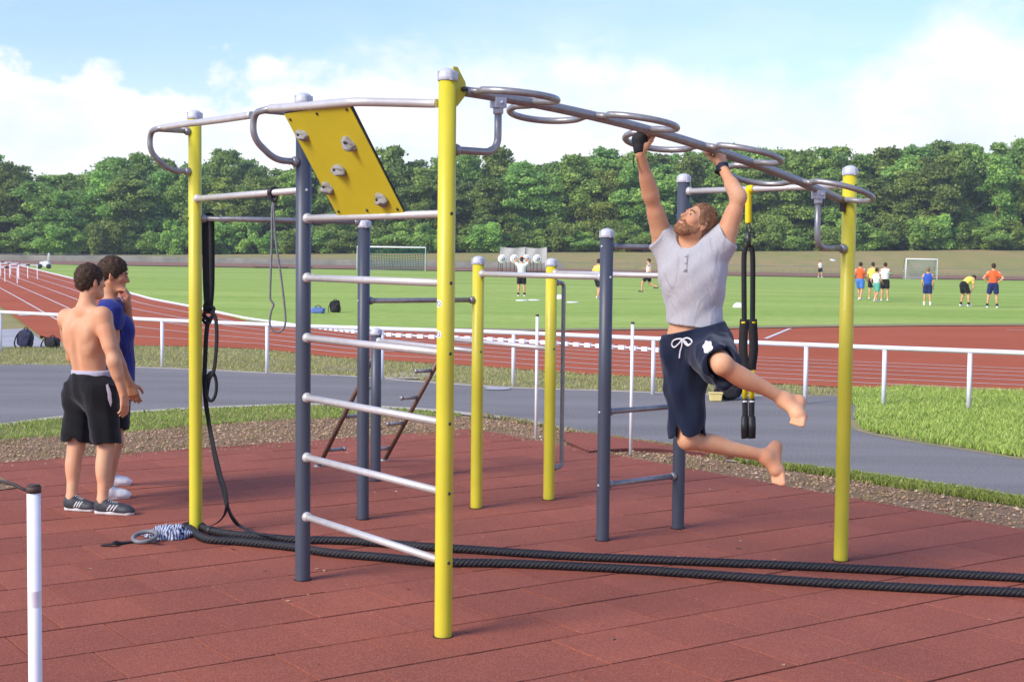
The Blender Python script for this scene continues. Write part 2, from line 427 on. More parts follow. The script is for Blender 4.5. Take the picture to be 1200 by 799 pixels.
def wnoise(scale, detail, rough, sx, sy, sz, off=(0, 0, 0)):
    mp = nt.nodes.new('ShaderNodeMapping'); mp.inputs['Scale'].default_value = (sx, sy, sz); mp.inputs['Location'].default_value = off
    nt.links.new(tc.outputs['Generated'], mp.inputs[0])
    n = nt.nodes.new('ShaderNodeTexNoise'); n.inputs['Scale'].default_value = scale; n.inputs['Detail'].default_value = detail
    n.inputs['Roughness'].default_value = rough; nt.links.new(mp.outputs[0], n.inputs['Vector']); return n.outputs[0]
def mrange(v, a, b, c, d):
    n = nt.nodes.new('ShaderNodeMapRange'); n.interpolation_type = 'SMOOTHSTEP'
    nt.links.new(v, n.inputs[0]); n.inputs[1].default_value = a; n.inputs[2].default_value = b; n.inputs[3].default_value = c; n.inputs[4].default_value = d
    return n.outputs[0]
elev = sep.outputs[2]; azx = sep.outputs[0]
# cumulus bank low over the trees
n_big = wnoise(5.5, 2, 0.5, 1, 1, 0.4, (2.3, 0.7, 0)); n_puff = wnoise(22, 6, 0.58, 1, 1, 1.5, (0.6, 3.1, 0))
top = mth('ADD', mth('MULTIPLY_ADD', n_big, 0.13, mth('MULTIPLY_ADD', azx, 0.02, 0.064)), mth('MULTIPLY', mth('SUBTRACT', n_puff, 0.5), 0.10))
dif = mth('SUBTRACT', top, elev)
sharp = mrange(dif, -0.004, 0.016, 0.0, 1.0)
soft = mrange(dif, -0.030, 0.034, 0.0, 1.0)
side = mrange(azx, -0.22, -0.04, 0.0, 1.0)
cum = mth('ADD', mth('MULTIPLY', sharp, mth('SUBTRACT', 1.0, side)), mth('MULTIPLY', soft, side))
# thin high veil
veil = mrange(wnoise(2.6, 6, 0.6, 1, 1, 3.2, (4, 1, 2)), 0.40, 0.90, 0.05, 0.55)
hazy = mrange(elev, 0.0, 0.15, 0.85, 0.06)
thin = mth('MAXIMUM', mth('MULTIPLY', veil, 0.9), hazy)
mask = mth('MAXIMUM', cum, thin, clamp=True)
nshade = wnoise(13, 5, 0.6, 1, 1, 1.8, (7, 2, 1))
cl = ramp(nt, nshade, [(0.30, (0.78, 0.87, 0.97)), (0.62, (1.0, 1.0, 1.0))])
scl = nt.nodes.new('ShaderNodeVectorMath'); scl.operation = 'SCALE'; nt.links.new(cl.outputs[0], scl.inputs[0])
CLOUD = 0.585
scl.inputs['Scale'].default_value = CLOUD/SKY_S
sk = nt.nodes.new('ShaderNodeVectorMath'); sk.operation = 'SCALE'; sk.inputs['Scale'].default_value = 1.0
tint = mixc(nt, 1.0, sky.outputs[0], (0.60, 0.625, 0.90), 'MULTIPLY'); nt.links.new(tint, sk.inputs[0])
mx = nt.nodes.new('ShaderNodeMix'); mx.data_type = 'RGBA'
nt.links.new(mask, mx.inputs[0]); nt.links.new(sk.outputs[0], mx.inputs[6]); nt.links.new(scl.outputs[0], mx.inputs[7])
nt.links.new(mx.outputs[2], bg.inputs[0])
sl = bpy.data.lights.new('sun', 'SUN'); sl.energy = 2.15; sl.angle = R_(24); sl.color = (1.0, 0.90, 0.76)
so = bpy.data.objects.new('sun', sl); COL.objects.link(so)
so.rotation_euler = Vector(SUN_DIR).to_track_quat('Z', 'Y').to_euler()
vs = scene.view_settings; vs.view_transform = 'Standard'; vs.look = 'None'; vs.gamma = 1; vs.exposure = 1.03
try: vs.use_curve_mapping = False
except Exception: pass

# a thin even haze over the ground
mtl = bpy.data.materials.new('haze'); mtl.use_nodes = True; nt = mtl.node_tree; nt.nodes.clear()
o_ = nt.nodes.new('ShaderNodeOutputMaterial'); pv = nt.nodes.new('ShaderNodeVolumePrincipled'); nt.links.new(pv.outputs[0], o_.inputs['Volume'])
pv.inputs['Color'].default_value = (0.86, 0.93, 1.0, 1); pv.inputs['Density'].default_value = 0.00042; pv.inputs['Anisotropy'].default_value = 0.2
MATS['haze'] = mtl

# ------------------------------------------------------------------ the ground
UA = R_(55.5); uT = V(math.sin(UA), math.cos(UA), 0); vT = V(-math.cos(UA), math.sin(UA), 0)
def sheet(name, poly, off, mat, step=4.0, kind='structure', drape=True):
    """a flat sheet lying on the land, cut into cells so that it follows it"""
    bm = bmesh.new()
    vs_ = [bm.verts.new((p[0], p[1], 0)) for p in poly]
    f = bm.faces.new(vs_)
    bmesh.ops.triangulate(bm, faces=[f])
    xs = [p[0] for p in poly]; ys = [p[1] for p in poly]
    if drape and max(ys) > 25:
        for axis, lo, hi in ((0, min(xs), max(xs)), (1, max(25, min(ys)), max(ys))):
            st = max(step, (hi-lo)/60)
            k = math.ceil(lo/st)*st
            while k < hi:
                co = [0, 0, 0]; no = [0, 0, 0]; co[axis] = k; no[axis] = 1
                bmesh.ops.bisect_plane(bm, geom=bm.verts[:]+bm.edges[:]+bm.faces[:], plane_co=co, plane_no=no)
                k += st
    for v in bm.verts: v.co.z = hz(v.co.x, v.co.y)+off
    bmesh.ops.recalc_face_normals(bm, faces=bm.faces)
    me = bpy.data.meshes.new(name); bm.to_mesh(me); bm.free()
    if me.polygons and me.polygons[0].normal.z < 0: me.flip_normals()
    o = add_obj(name, me, mat); tag(o, kind=kind); return o

# land: one sheet to the horizon
bm = bmesh.new()
xs = sorted(set(list(np.arange(-140, 141, 4.0))+[-1500, -900, -500, -300, -200, 200, 300, 500, 900, 1500]))
ys = sorted(set(list(np.arange(-8, 25, 4.0))+list(np.arange(25, 220, 3.0))+[-300, -100, -40, 240, 300, 400, 600, 1000, 1600]))
grid = [[bm.verts.new((x, y, hz(x, y)-0.05-(0.12 if y > 60 else 0.0)*(1 if y < 172 else 0))) for y in ys] for x in xs]
for i in range(len(xs)-1):
    for j in range(len(ys)-1):
        bm.faces.new((grid[i][j], grid[i+1][j], grid[i+1][j+1], grid[i][j+1]))
me = bpy.data.meshes.new('ground'); bm.to_mesh(me); bm.free()
me.polygons.foreach_set('use_smooth', [True]*len(me.polygons))
tag(add_obj('ground', me, 'embankment'), kind='structure')
verge = [g(-120, 470), g(-120, 395), g(47, 385), g(47, 396), g(150, 402), g(311, 406), g(547, 424), g(735, 437), g(900, 445), g(1060, 453), g(1300, 462),
         V(14, 14, 0), V(12, 6, 0), V(8, 4, 0), V(-9, 2, 0)]
sheet('verge', verge, -0.012, 'verge_soil')

# track: kerb line and outer edge measured on the photo
K_px = [(36, 314.6), (92, 328.5), (156, 345), (180, 351.5), (221, 359.5), (256, 367), (288, 374), (330, 380), (365, 384.5), (452, 394), (560, 399), (620, 402.5), (735, 410), (784, 413.5), (940, 421), (1060, 426), (1230, 433)]
K_w = [g(*p) for p in K_px]
d0 = nrm(K_w[0]-K_w[2]); K_w = [K_w[0]+d0*30]+K_w
E_w = [g(8, 368)+d0*150, g(8, 368)+d0*95, g(8, 368)+d0*10, g(47, 393), g(84, 403), g(120, 404), g(175, 405), g(221, 405.5), g(265, 407), g(311, 409.5), g(398, 419), g(547, 428), g(615, 433), g(680, 438), g(790, 443), g(900, 449), g(1060, 457.5), g(1230, 465.5)]
E_w[0] = K_w[0]+nrm(V(-d0[1], d0[0], 0))*6.6; E_w[1] = K_w[1]+nrm(V(-d0[1], d0[0], 0))*6.6
n_ = nrm(V(-d0[1], d0[0], 0)); 
if n_[0] > 0: E_w[0] = K_w[0]-n_*6.6; E_w[1] = K_w[1]-n_*6.6
Kc = crom(K_w, 6); Ec = crom(E_w, 6)
FE_px = [(288, 375.5), (330, 379), (365, 381), (420, 383.5), (480, 385), (620, 386), (800, 384.5), (960, 381.5), (1100, 380), (1300, 379)]
FE_w = [g(*p) for p in FE_px]
red = [K_w[0]+nrm(K_w[0]-E_w[0])*0.3]+[k for k in K_w[1:7]]+FE_w+[g(1300, 468)]+list(reversed(E_w))
sheet('running_track', red, 0.0, 'track_rubber')
field = [K_w[0]]+K_w[1:7]+[g(x, y+0.6) for x, y in FE_px]+[V(72, 60, 0), V(74, 150, 0), V(-44, 150, 0)]
sheet('sports_field', field, 0.012, 'field_grass', 3.0)
# strip of bare edge along the near side of the field
edge = [g(x, y-0.4) for x, y in FE_px]+[g(x, y+2.2) for x, y in reversed(FE_px)]
sheet('field_edge', edge, 0.02, 'verge_soil')
# far straight beyond the field
sheet('far_track', [V(-60, 152, 0), V(90, 152, 0), V(90, 160, 0), V(-60, 160, 0)], 0.03, 'far_earth')
def line_strip(name, pts, w, off, mat='line_white', kind='structure'):
    P = [np.asarray(p, float) for p in pts]; mb = MB(); vs_ = []
    for i, p in enumerate(P):
        t = nrm((P[min(i+1, len(P)-1)]-P[max(i-1, 0)])*V(1, 1, 0)); n = V(-t[1], t[0], 0)
        for s in (1, -1):
            q = p+n*s*w/2; vs_.append(V(q[0], q[1], hz(q[0], q[1])+off))
    fs = [(2*i+1, 2*i, 2*i+2, 2*i+3) for i in range(len(P)-1)]
    mb.add(vs_, fs); me = mb.mesh(name)
    if me.polygons[0].normal.z < 0: me.flip_normals()
    o = add_obj(name, me, mat); tag(o, kind=kind); return o
for k in range(1, 6):
    f = k/6
    line_strip('lane_line', [a*(1-f)+b*f for a, b in zip(Kc, Ec)], 0.06, 0.008)
line_strip('lane_line', [a*0.985+b*0.015 for a, b in zip(Kc, Ec)], 0.06, 0.008)
line_strip('start_line', [g(22, 369.5), g(37, 369.5)], 0.5, 0.012)
line_strip('run_up_line', [g(897, 397), g(926, 385)], 0.10, 0.008)
line_strip('run_up_line', [g(1180, 386.5), g(1240, 388)], 0.10, 0.008)
# inner kerb of the track
kb = MB()
kp = [p+V(0, 0, 0.034) for p in crom(K_w[:10], 6)]
kb.tube(kp, 0.034, 8)
tag(kb.build('track_kerb', 'white_paint'), 'long low white kerb curving along the inner edge of the running track', 'kerb')
kb = MB(); kp = crom([K_w[i] for i in range(9, 15)], 14)
root = empty('track_edging', kp[0], 'white dotted edging of short raised blocks on the bend of the track', 'kerb')
rl = MB(); rl.tube([p+V(0, 0, 0.05) for p in kp], 0.02, 8); rl.build('edging_rail', 'white_paint', root)
L = 0; last = 0; prev = kp[0]
for p in kp[1:]:
    seg = np.linalg.norm(p-prev); q = 0
    while L+seg-last >= 0.30:
        s = (last+0.30-L)/seg; c = prev+(p-prev)*s; t = nrm(p-prev)
        kb.box(c+V(0, 0, 0.045), 0.15, 0.09, 0.09, (t, V(-t[1], t[0], 0), V(0, 0, 1))); last += 0.30
    L += seg; prev = p
o = kb.build('edging_block', 'white_paint', root); o['kind'] = 'stuff'

# path, verges, gravel
path_top = [(-150, 417), (0, 426), (80, 427.5), (150, 430), (230, 433), (313, 437), (398, 440), (450, 444), (560, 452), (620, 455), (700, 457.5), (766, 460), (860, 463), (945, 464), (982, 464), (1000, 470)]
path_in = [(1003, 480), (1001, 492), (1006, 503), (1030, 510), (1080, 519), (1140, 528), (1200, 538), (1300, 556)]
path_bot = [(1300, 602), (1200, 584), (1120, 571), (1040, 559), (960, 549), (900, 543), (850, 537), (800, 525), (760, 519), (720, 514), (668, 505), (640, 499), (600, 491), (560, 486), (500, 480), (450, 477), (398, 474), (345, 474), (270, 476.5), (200, 480), (130, 484), (80, 488), (40, 493), (0, 498), (-150, 520)]
sheet('asphalt_path', [g(*p) for p in path_top+path_in+path_bot], 0.0, 'asphalt')
def edge_line(name, px, w, mat, off):
    return line_strip(name, crom([g(*p) for p in px], 5), w, off, mat)
edge_line('path_margin', path_bot[1:-1], 0.22, 'sand', 0.003)
edge_line('path_margin', path_in[1:-1], 0.10, 'verge_soil', 0.003)
edge_line('path_margin', path_top[1:-2], 0.14, 'sand', 0.003)
grav = [(-150, 565), (-150, 530), (0, 516), (80, 511), (150, 507), (237, 499), (344, 492), (450, 489), (540, 489), (600, 494), (650, 502), (700, 512), (760, 521), (800, 529), (850, 541), (900, 549), (960, 557), (1040, 571), (1120, 583), (1200, 597), (1300, 614), (1300, 640), (1200, 622), (1040, 594), (800, 552), (700, 534), (560, 512), (237, 532), (0, 550)]
sheet('gravel_strip', [g(*p) for p in grav], 0.004, 'gravel_soil')
sheet('sand_patch', [g(*p) for p in [(446, 441), (470, 436.5), (520, 436), (520, 441), (490, 444), (455, 444.5)]], 0.006, 'sand')
sheet('concrete_cover', [g(583+16*math.cos(a), 455.4+2.0*math.sin(a)) for a in np.linspace(0, 2*math.pi, 20, endpoint=False)], 0.010, 'pale_paving')
sheet('paved_apron', [g(-150, 412), g(-150, 390), g(0, 386), g(30, 385), g(48, 398), g(62, 407), g(0, 407)], 0.0, 'pale_paving')

# rubber tile floor: every tile a raised slab with its own tone
TS = 0.4875
mat_u1 = lambda v: 8.40+0.012*(12.95-v)*2.4
verts, faces, tones = [], [], []
mbt = MB(); tones = []
for r in range(-16, 15):
    v0, v1 = 6.04+0.489*r, 6.04+0.489*(r+1)
    if v0 > 12.93: continue
    v1c = min(v1, 12.95)
    offu = 1.84+(0.0 if r % 2 == 1 else 0.262)+random.uniform(-0.02, 0.02)
    um = mat_u1((v0+v1c)/2)
    for c in range(-24, 16):
        a, b = offu+TS*c, offu+TS*(c+1)
        if a > um-0.04: continue
        b = min(b, um)
        cx = uT*(a+b)/2+vT*(v0+v1c)/2
        if cx[1] < -1.5 or cx[0] < -9 or cx[0] > 8: continue
        gp = random.uniform(0.0026, 0.0046); gq = 0.0076+random.uniform(-0.0018, 0.0018); dz = random.uniform(-0.0016, 0.0016)
        ch = 0.0012
        base = []
        for (uu, vv) in ((a+gp, v0+gq), (b-gp, v0+gq), (b-gp, v1c-gq), (a+gp, v1c-gq)):
            base.append(uT*uu+vT*vv)
        cc = sum(base)/4
        outer = [p+V(0, 0, 0.004) for p in base]; lip = [p+V(0, 0, 0.0192+dz) for p in base]
        inner = [p+nrm(cc-p)*ch*1.4+V(0, 0, 0.020+dz) for p in base]
        n0 = len(mbt.v)
        mbt.add(outer+lip+inner, [(8, 9, 10, 11)]+[(i, (i+1) % 4, 4+(i+1) % 4, 4+i) for i in range(4)]+[(4+i, 4+(i+1) % 4, 8+(i+1) % 4, 8+i) for i in range(4)], True)
        tones += [random.random()]*9
o = mbt.build('rubber_mat', 'rubber_tile', smooth=False); face_tone(o.data, tones); tag(o, kind='structure')
MATZ = 0.020
base_poly = [uT*-8+vT*-3, uT*9.5+vT*-3, uT*mat_u1(0)+vT*0, uT*mat_u1(12.9)+vT*12.94, uT*-8+vT*12.94]
sheet('rubber_mat_base', base_poly, 0.009, 'mat_joint', drape=False)
# the second, raised floor piece beside the gravel pocket
p2 = [g(664, 521.5), g(655, 511), g(680, 510), g(720, 515.5), g(762, 521), g(800, 526.5), g(852, 533.5), g(870, 536.8), g(866, 540), g(830, 536), g(790, 531.8), g(760, 530), g(735, 529.6), g(712, 531), g(690, 533)]
mb = MB(); n = len(p2)
bot = [V(p[0], p[1], 0.0) for p in p2]; topv = [V(p[0], p[1], 0.034) for p in p2]
mb.add(bot+topv, [tuple(range(n, 2*n))]+[(i, (i+1) % n, n+(i+1) % n, n+i) for i in range(n)], True)
o = mb.build('raised_rubber_floor', 'mat_edge', fix=True); tag(o, kind='structure')
o = sheet('raised_rubber_top', [p*1.0 for p in p2], 0.038, 'rubber_tile', drape=False); face_tone(o.data, [0.4]*len(o.data.polygons))
# gravel notch at the left edge
sheet('gravel_strip', [g(-60, 562), g(0, 562), g(21, 574.5), g(0, 577.5), g(-60, 584)], 0.026, 'gravel_soil')

# ---- scatter: stones, grass blades
def inpoly(x, y, poly):
    c = False; n = len(poly); j = n-1
    for i in range(n):
        xi, yi, xj, yj = poly[i][0], poly[i][1], poly[j][0], poly[j][1]
        if (yi > y) != (yj > y) and x < (xj-xi)*(y-yi)/(yj-yi+1e-12)+xi: c = not c
        j = i
    return c
def scatter(poly, n):
    xs_ = [p[0] for p in poly]; ys_ = [p[1] for p in poly]; out_ = []
    while len(out_) < n:
        x = random.uniform(min(xs_), max(xs_)); y = random.uniform(min(ys_), max(ys_))
        if inpoly(x, y, poly): out_.append((x, y))
    return out_
gpoly = [g(*p) for p in [(max(-40, min(1240, x)), y) for x, y in grav]]
mb = MB(); tones = []
for x, y in scatter(gpoly, 9000)+scatter([g(-40, 562), g(0, 562), g(21, 574.5), g(0, 577.5), g(-40, 582)], 160):
    r = random.choice((0.006, 0.009, 0.009, 0.012, 0.018)) * random.uniform(0.7, 1.4)
    z0 = 0.004 if y > 12.0 or x > -3 else 0.026
    c = V(x, y, z0+r*0.35)
    vs_ = [c+V(random.uniform(.7, 1.2)*r, 0, 0), c+V(0, random.uniform(.7, 1.2)*r, random.uniform(-.2, .2)*r), c+V(-random.uniform(.7, 1.2)*r, 0, 0), c+V(0, -random.uniform(.7, 1.2)*r, 0), c+V(random.uniform(-.4, .4)*r, random.uniform(-.4, .4)*r, r*random.uniform(.5, .9))]
    mb.add(vs_, [(0, 1, 4), (1, 2, 4), (2, 3, 4), (3, 0, 4)], True); tones += [min(1, max(0, random.gauss(0.45, 0.25)))]*4
o = mb.build('gravel', 'stones', smooth=False); face_tone(o.data, tones); tag(o, 'loose brown gravel along the back edge of the red tiles', 'gravel', kind='stuff')

MOUND = [(1004, 478), (1002, 490), (1008, 502), (1032, 508.5), (1080, 517.5), (1140, 526.5), (1200, 536), (1260, 547), (1260, 462), (1137, 460), (1060, 456), (1000, 458), (985, 461)]
def mound_h(x, y): return 0.0
def blades(name, poly_px, n, h, mat, bias, label, clumps=0, z0=0.0, w=0.012, spread=0.10):
    poly = [g(*p) for p in poly_px]; mb = MB(); tones = []
    pts = scatter(poly, clumps) if clumps else None
    for i in range(n):
        if clumps:
            cx, cy = pts[i % clumps]; x, y = cx+random.gauss(0, spread), cy+random.gauss(0, spread)
            if not inpoly(x, y, poly): x, y = cx, cy
        else: x, y = scatter(poly, 1)[0]
        hh = h*random.uniform(0.45, 1.25); a = random.uniform(0, math.pi); dx, dy = math.cos(a)*w*0.5, math.sin(a)*w*0.5
        la = random.uniform(0, 2*math.pi); ln = hh*random.uniform(0.2, 0.9)
        zz = hz(x, y)+z0
        mx_, my_ = x+math.cos(la)*ln*0.35, y+math.sin(la)*ln*0.35
        tx, ty = x+math.cos(la)*ln, y+math.sin(la)*ln
        mb.add([(x-dx, y-dy, zz), (x+dx, y+dy, zz), (mx_+dx*.8, my_+dy*.8, zz+hh*0.6), (mx_-dx*.8, my_-dy*.8, zz+hh*.6), (tx, ty, zz+hh)], [(0, 1, 2, 3), (3, 2, 4)])
        t = min(1, max(0, random.gauss(bias, 0.2))); t2 = min(1, t+0.12); tones += [t, t2]
    o = mb.build(name, mat, smooth=False); face_tone(o.data, tones)
    return tag(o, label, 'grass', kind='stuff')
blades('tall_grass', MOUND, 42000, 0.080, 'grass_blade', 0.62, 'bright green grass on the verge between the path and the white railing at the right', 1500, 0.0, 0.013, 0.10)
blades('short_grass', [(-40, 428), (-40, 408), (60, 407), (150, 405), (311, 410), (398, 420), (547, 429), (735, 441), (900, 450), (985, 456), (985, 463), (860, 462), (766, 459), (620, 454), (450, 443), (313, 436), (150, 429)], 26000, 0.040, 'grass_dry', 0.55, 'short half dry grass along the foot of the white railing', 2200, 0.0, 0.014, 0.14)
blades('short_grass', [(-40, 502), (0, 499), (80, 489.5), (200, 481.5), (345, 475.5), (450, 479), (540, 486), (540, 489), (450, 489), (344, 492), (237, 499), (150, 507), (80, 511), (0, 516), (-40, 520)], 14000, 0.042, 'grass_blade', 0.38, 'short patchy grass between the path and the gravel at the left', 1000, 0.0, 0.012, 0.10)
blades('short_grass', [(850, 538), (960, 551), (1040, 561), (1120, 573), (1240, 592), (1240, 600), (1120, 582), (1040, 570), (960, 556), (870, 543)], 8000, 0.05, 'grass_blade', 0.52, 'narrow strip of green grass between the gravel and the path at the right', 420, 0.0, 0.012, 0.09)
blades('short_grass', [(560, 487), (600, 492), (668, 505), (720, 514), (800, 526), (850, 537), (850, 541), (800, 530), (700, 513), (600, 495)], 2500, 0.05, 'grass_dry', 0.4, 'thin dry grass fringe behind the middle of the tiled floor', 260, 0.0, 0.012, 0.09)

blades('short_grass', [(max(-40, min(1240, x)), y) for x, y in grav], 2600, 0.045, 'grass_dry', 0.35, 'sparse dry tufts growing in the gravel strip', 90, 0.0, 0.010, 0.09)

# ------------------------------------------------------------------ white railing
FZ = 0.78
def fy(px, ry):  # depth along the ray where the rail's height shows at this row
    d = ray(px, ry); t = (FZ-CAM_H)/d[2]; return CAM+d*t
rail_px = [(-130, 360), (0, 365.5), (190, 375), (313, 380.3), (448, 385.2), (602, 389.8), (766, 396.8), (945, 404), (1037, 407.6), (1137, 411.2), (1260, 415.8)]
rp = [fy(*p) for p in rail_px]
fen = empty('white_railing', V(rp[0][0], rp[0][1], 0), 'long white tubular railing between the path and the running track', 'railing')
mb = MB(); mb.tube(crom(rp, 6), 0.032, 10); mb.build('rail', 'fence_paint', fen)
for i in (0, 2, 3, 4, 5, 6, 7, 8, 9, 10):
    p = rp[i]; mb = MB(); mb.tube([V(p[0], p[1], -0.03), V(p[0], p[1], FZ-0.028)], 0.029, 10); mb.build('fence_post', 'fence_paint', fen)
p = (rp[1]); mb = MB(); mb.tube([V(p[0], p[1], -0.03), V(p[0], p[1], FZ-0.028)], 0.029, 10); mb.build('fence_post', 'fence_paint', fen)

hzb = MB(); hzb.box((0, 240, 10.0), 760, 640, 44.0)
tag(hzb.build('haze', 'haze', smooth=False, fix=True), kind='stuff')

mb = MB(); tones = []; rl_ = random.Random(11)
for i in range(130):
    u_, v_ = rl_.uniform(-2, 8.3), rl_.uniform(2.5, 12.8); p = uT*u_+vT*v_; c = V(p[0], p[1], 0.0235); r = rl_.uniform(.004, .013); a = rl_.uniform(0, 6.28)
    e1_ = V(math.cos(a), math.sin(a), rl_.uniform(-.1, .3))*r*1.8; e2_ = V(-math.sin(a), math.cos(a), rl_.uniform(-.2, .2))*r
    mb.add([c-e1_, c-e2_*.8+V(0, 0, r*.3), c+e1_, c+e2_+V(0, 0, r*.4)], [(0, 1, 2, 3)], True); tones.append(min(1, max(0, rl_.gauss(.45, .3))))
o = mb.build('leaf_litter', 'stones', smooth=False); face_tone(o.data, tones); tag(o, 'small dry leaf scraps and crumbs scattered over the red tiles', 'litter', kind='stuff')

# ------------------------------------------------------------------ the climbing frame
P0 = {k: g(*v) for k, v in dict(Y1=(519.3, 750), D1=(354.7, 683), Y2=(229.5, 625), Y3=(985, 660), D2=(425, 611), D3=(440, 566), Y4=(558, 598), Y5=(643, 588), D4=(706, 636), D5=(794.2, 622)).items()}
P0['D6'] = P0['D3']+(P0['Y5']-P0['Y4'])
HT = dict(Y1=2.80, D1=2.81, Y2=2.85, Y3=2.48, D2=2.15, D3=1.30, Y4=1.90, Y5=1.89, D4=2.09, D5=2.48, D6=1.30)
uF = nrm(P0['Y3']-P0['Y1']); vF = nrm(P0['Y2']-P0['Y1']); outF = -uF
PR = 0.0435
frame = empty('climbing_frame', P0['Y1'], 'large fitness climbing frame of yellow and slate grey posts with steel bars', 'climbing frame')
POST = {}
for k, p in P0.items():
    yel = k[0] == 'Y'; H = HT[k]; mb = MB()
    mb.lathe((p[0], p[1], 0), [(PR+0.001, 0.012), (PR, 0.03), (PR, H*0.5), (PR, H-0.05)], 28)
    POST[k] = mb.build('post', 'yellow_paint' if yel else 'slate_paint', frame, 'yellow steel post' if yel else 'slate grey steel post')
    mb = MB(); R = PR+0.006; z0 = H-0.062
    prof = [(R-0.003, z0), (R, z0+0.003), (R, z0+0.026), (R-0.0015, z0+0.028)]+[(R*math.cos(a)*0.985, z0+0.028+0.034*math.sin(a)) for a in np.linspace(0.1, 1.5, 8)]
    mb.lathe((p[0], p[1], 0), prof, 28)
    for a in (0.4, 0.4+math.pi/2, 0.4+math.pi, 0.4+1.5*math.pi):
        mb.box((p[0]+math.cos(a)*R*0.99, p[1]+math.sin(a)*R*0.99, z0+0.022), 0.006, 0.012, 0.045, (V(math.cos(a), math.sin(a), 0), V(-math.sin(a), math.cos(a), 0), V(0, 0, 1)))
    mb.build('post_cap', 'cap_plastic', POST[k])
    mb = MB(); mb.lathe((p[0], p[1], 0), [(PR+.0085+random.uniform(0, .004), .012), (PR+.0085, .0228), (PR+.002, .0232)], 28); mb.build('gap_shade_ring', 'mat_joint', POST[k])  # dark ring round the foot: gap in the floor with its contact shade painted in
def X(k, z): return V(P0[k][0], P0[k][1], z)
def pole_toward(a, z, q):   # point on a post's surface facing q
    d = nrm((np.asarray(q)-P0[a])*V(1, 1, 0)); return X(a, z)+d*PR*0.96
def collar(mb, p, d, r=0.030, l=0.026):
    mb.lathe(p, [(r*0.8, -0.004), (r, 0.002), (r, l*0.55), (r*0.86, l), (r*0.6, l+0.006)], 14, d)
def bar(a, b, z, r=0.0185, mat='bright_steel', name='rung', zb=None, col=(True, True), bolts=True):
    zb = z if zb is None else zb
    d = nrm(X(b, zb)-X(a, z)); pa = X(a, z)+d*PR*0.97; pb = X(b, zb)-d*PR*0.97
    mb = MB(); mb.tube([pa, pb], r, 14)
    if col[0]: collar(mb, pa, d, r+0.010)
    if col[1]: collar(mb, pb, -d, r+0.010)
    o = mb.build(name, mat, frame)
    if bolts:
        for kk, zz, dd in ((a, z, -d), (b, zb, d)):
            for sgn in (1,):
                m2 = MB(); m2.lathe(X(kk, zz)+nrm(dd*V(1, 1, 0))*PR*0.985, [(0.0085, -0.002), (0.0085, 0.003), (0.005, 0.006)], 10, dd)
                m2.build('bolt', 'bolt_dark' if kk[0] == 'Y' else 'cap_plastic', POST[kk])
    return o
for z in (2.10, 1.764, 1.422, 1.080, 0.737, 0.394): bar('D1', 'Y1', z, col=(True, False), r=0.0195)
bar('Y2', 'D1', 2.26, col=(True, False), r=0.02)
bar('Y2', 'D2', 2.13, mat='galvanised')
bar('D2', 'Y4', 1.575, mat='galvanised')
bar('D3', 'Y4', 1.192, name='parallel_bar', col=(True, False), r=0.0195)
bar('D6', 'Y5', 1.192, name='parallel_bar', col=(True, False), r=0.0195)
bar('Y4', 'D4', 1.768, name='parallel_bar', r=0.020)
bar('Y5', 'D5', 1.775, name='parallel_bar', r=0.020)
bar('D5', 'Y3', 2.357, r=0.0195, name='crossbar')
bar('D4', 'D5', 1.97, mat='galvanised'); bar('D4', 'D5', 0.877, mat='galvanised'); bar('D4', 'D5', 0.39, mat='galvanised')
# D handles and the long upper handrails
def dhandle(k, other, z_lo, z_hi, off=0.30):
    mb = MB(); alng = nrm((P0[other]-P0[k])*V(1, 1, 0))
    a = X(k, z_lo)+outF*PR*0.97
    pts = [a, X(k, z_lo)+outF*(off-0.12), X(k, z_lo+0.115)+outF*(off+0.02), X(k, z_hi-0.01)+outF*(off+0.015), X(k, z_hi)+outF*off+alng*0.22]
    path = [pts[0]]+fillet(pts, 0.09, 8)[1:]
    mb.tube(path, 0.0185, 14); collar(mb, a, outF, 0.029)
    o = mb.build('grab_handle', 'galvanised', frame)
    m2 = MB(); c = X(k, z_hi+0.005)+outF*PR*0.97
    m2.tube([c, X(k, z_hi+0.005)+outF*off*0.55, X(k, z_hi)+outF*(off-0.02)+alng*0.05], 0.016, 12); collar(m2, c, outF, 0.027)
    m2.build('handrail_bracket', 'galvanised', frame)
dhandle('D1', 'Y1', 2.42, 2.685); dhandle('Y2', 'D1', 2.44, 2.70)
def seg(k, other, t): return P0[k]+(P0[other]-P0[k])*t
mb = MB(); pts = []
for t, o_, z in ((0.135, .31, 2.684), (0.3, .338, 2.668), (0.5, .338, 2.655), (0.70, .335, 2.645), (0.77, .31, 2.642), (0.83, .22, 2.64), (0.89, .12, 2.637), (0.94, .05, 2.634), (0.975, .035, 2.632)):
    q = seg('D1', 'Y1', t)+outF*o_; pts.append(V(q[0], q[1], z))
mb.tube(crom(pts, 6), 0.0215, 14); mb.build('handrail', 'bright_steel', frame)
mb = MB(); pts = []
for t, o_, z in ((0.12, .30, 2.70), (0.4, .305, 2.69), (0.7, .31, 2.675), (0.985, .315, 2.665)):
    q = seg('Y2', 'D1', t)+outF*o_; pts.append(V(q[0], q[1], z))
mb.tube(crom(pts, 6), 0.0205, 14); mb.build('handrail', 'bright_steel', frame)
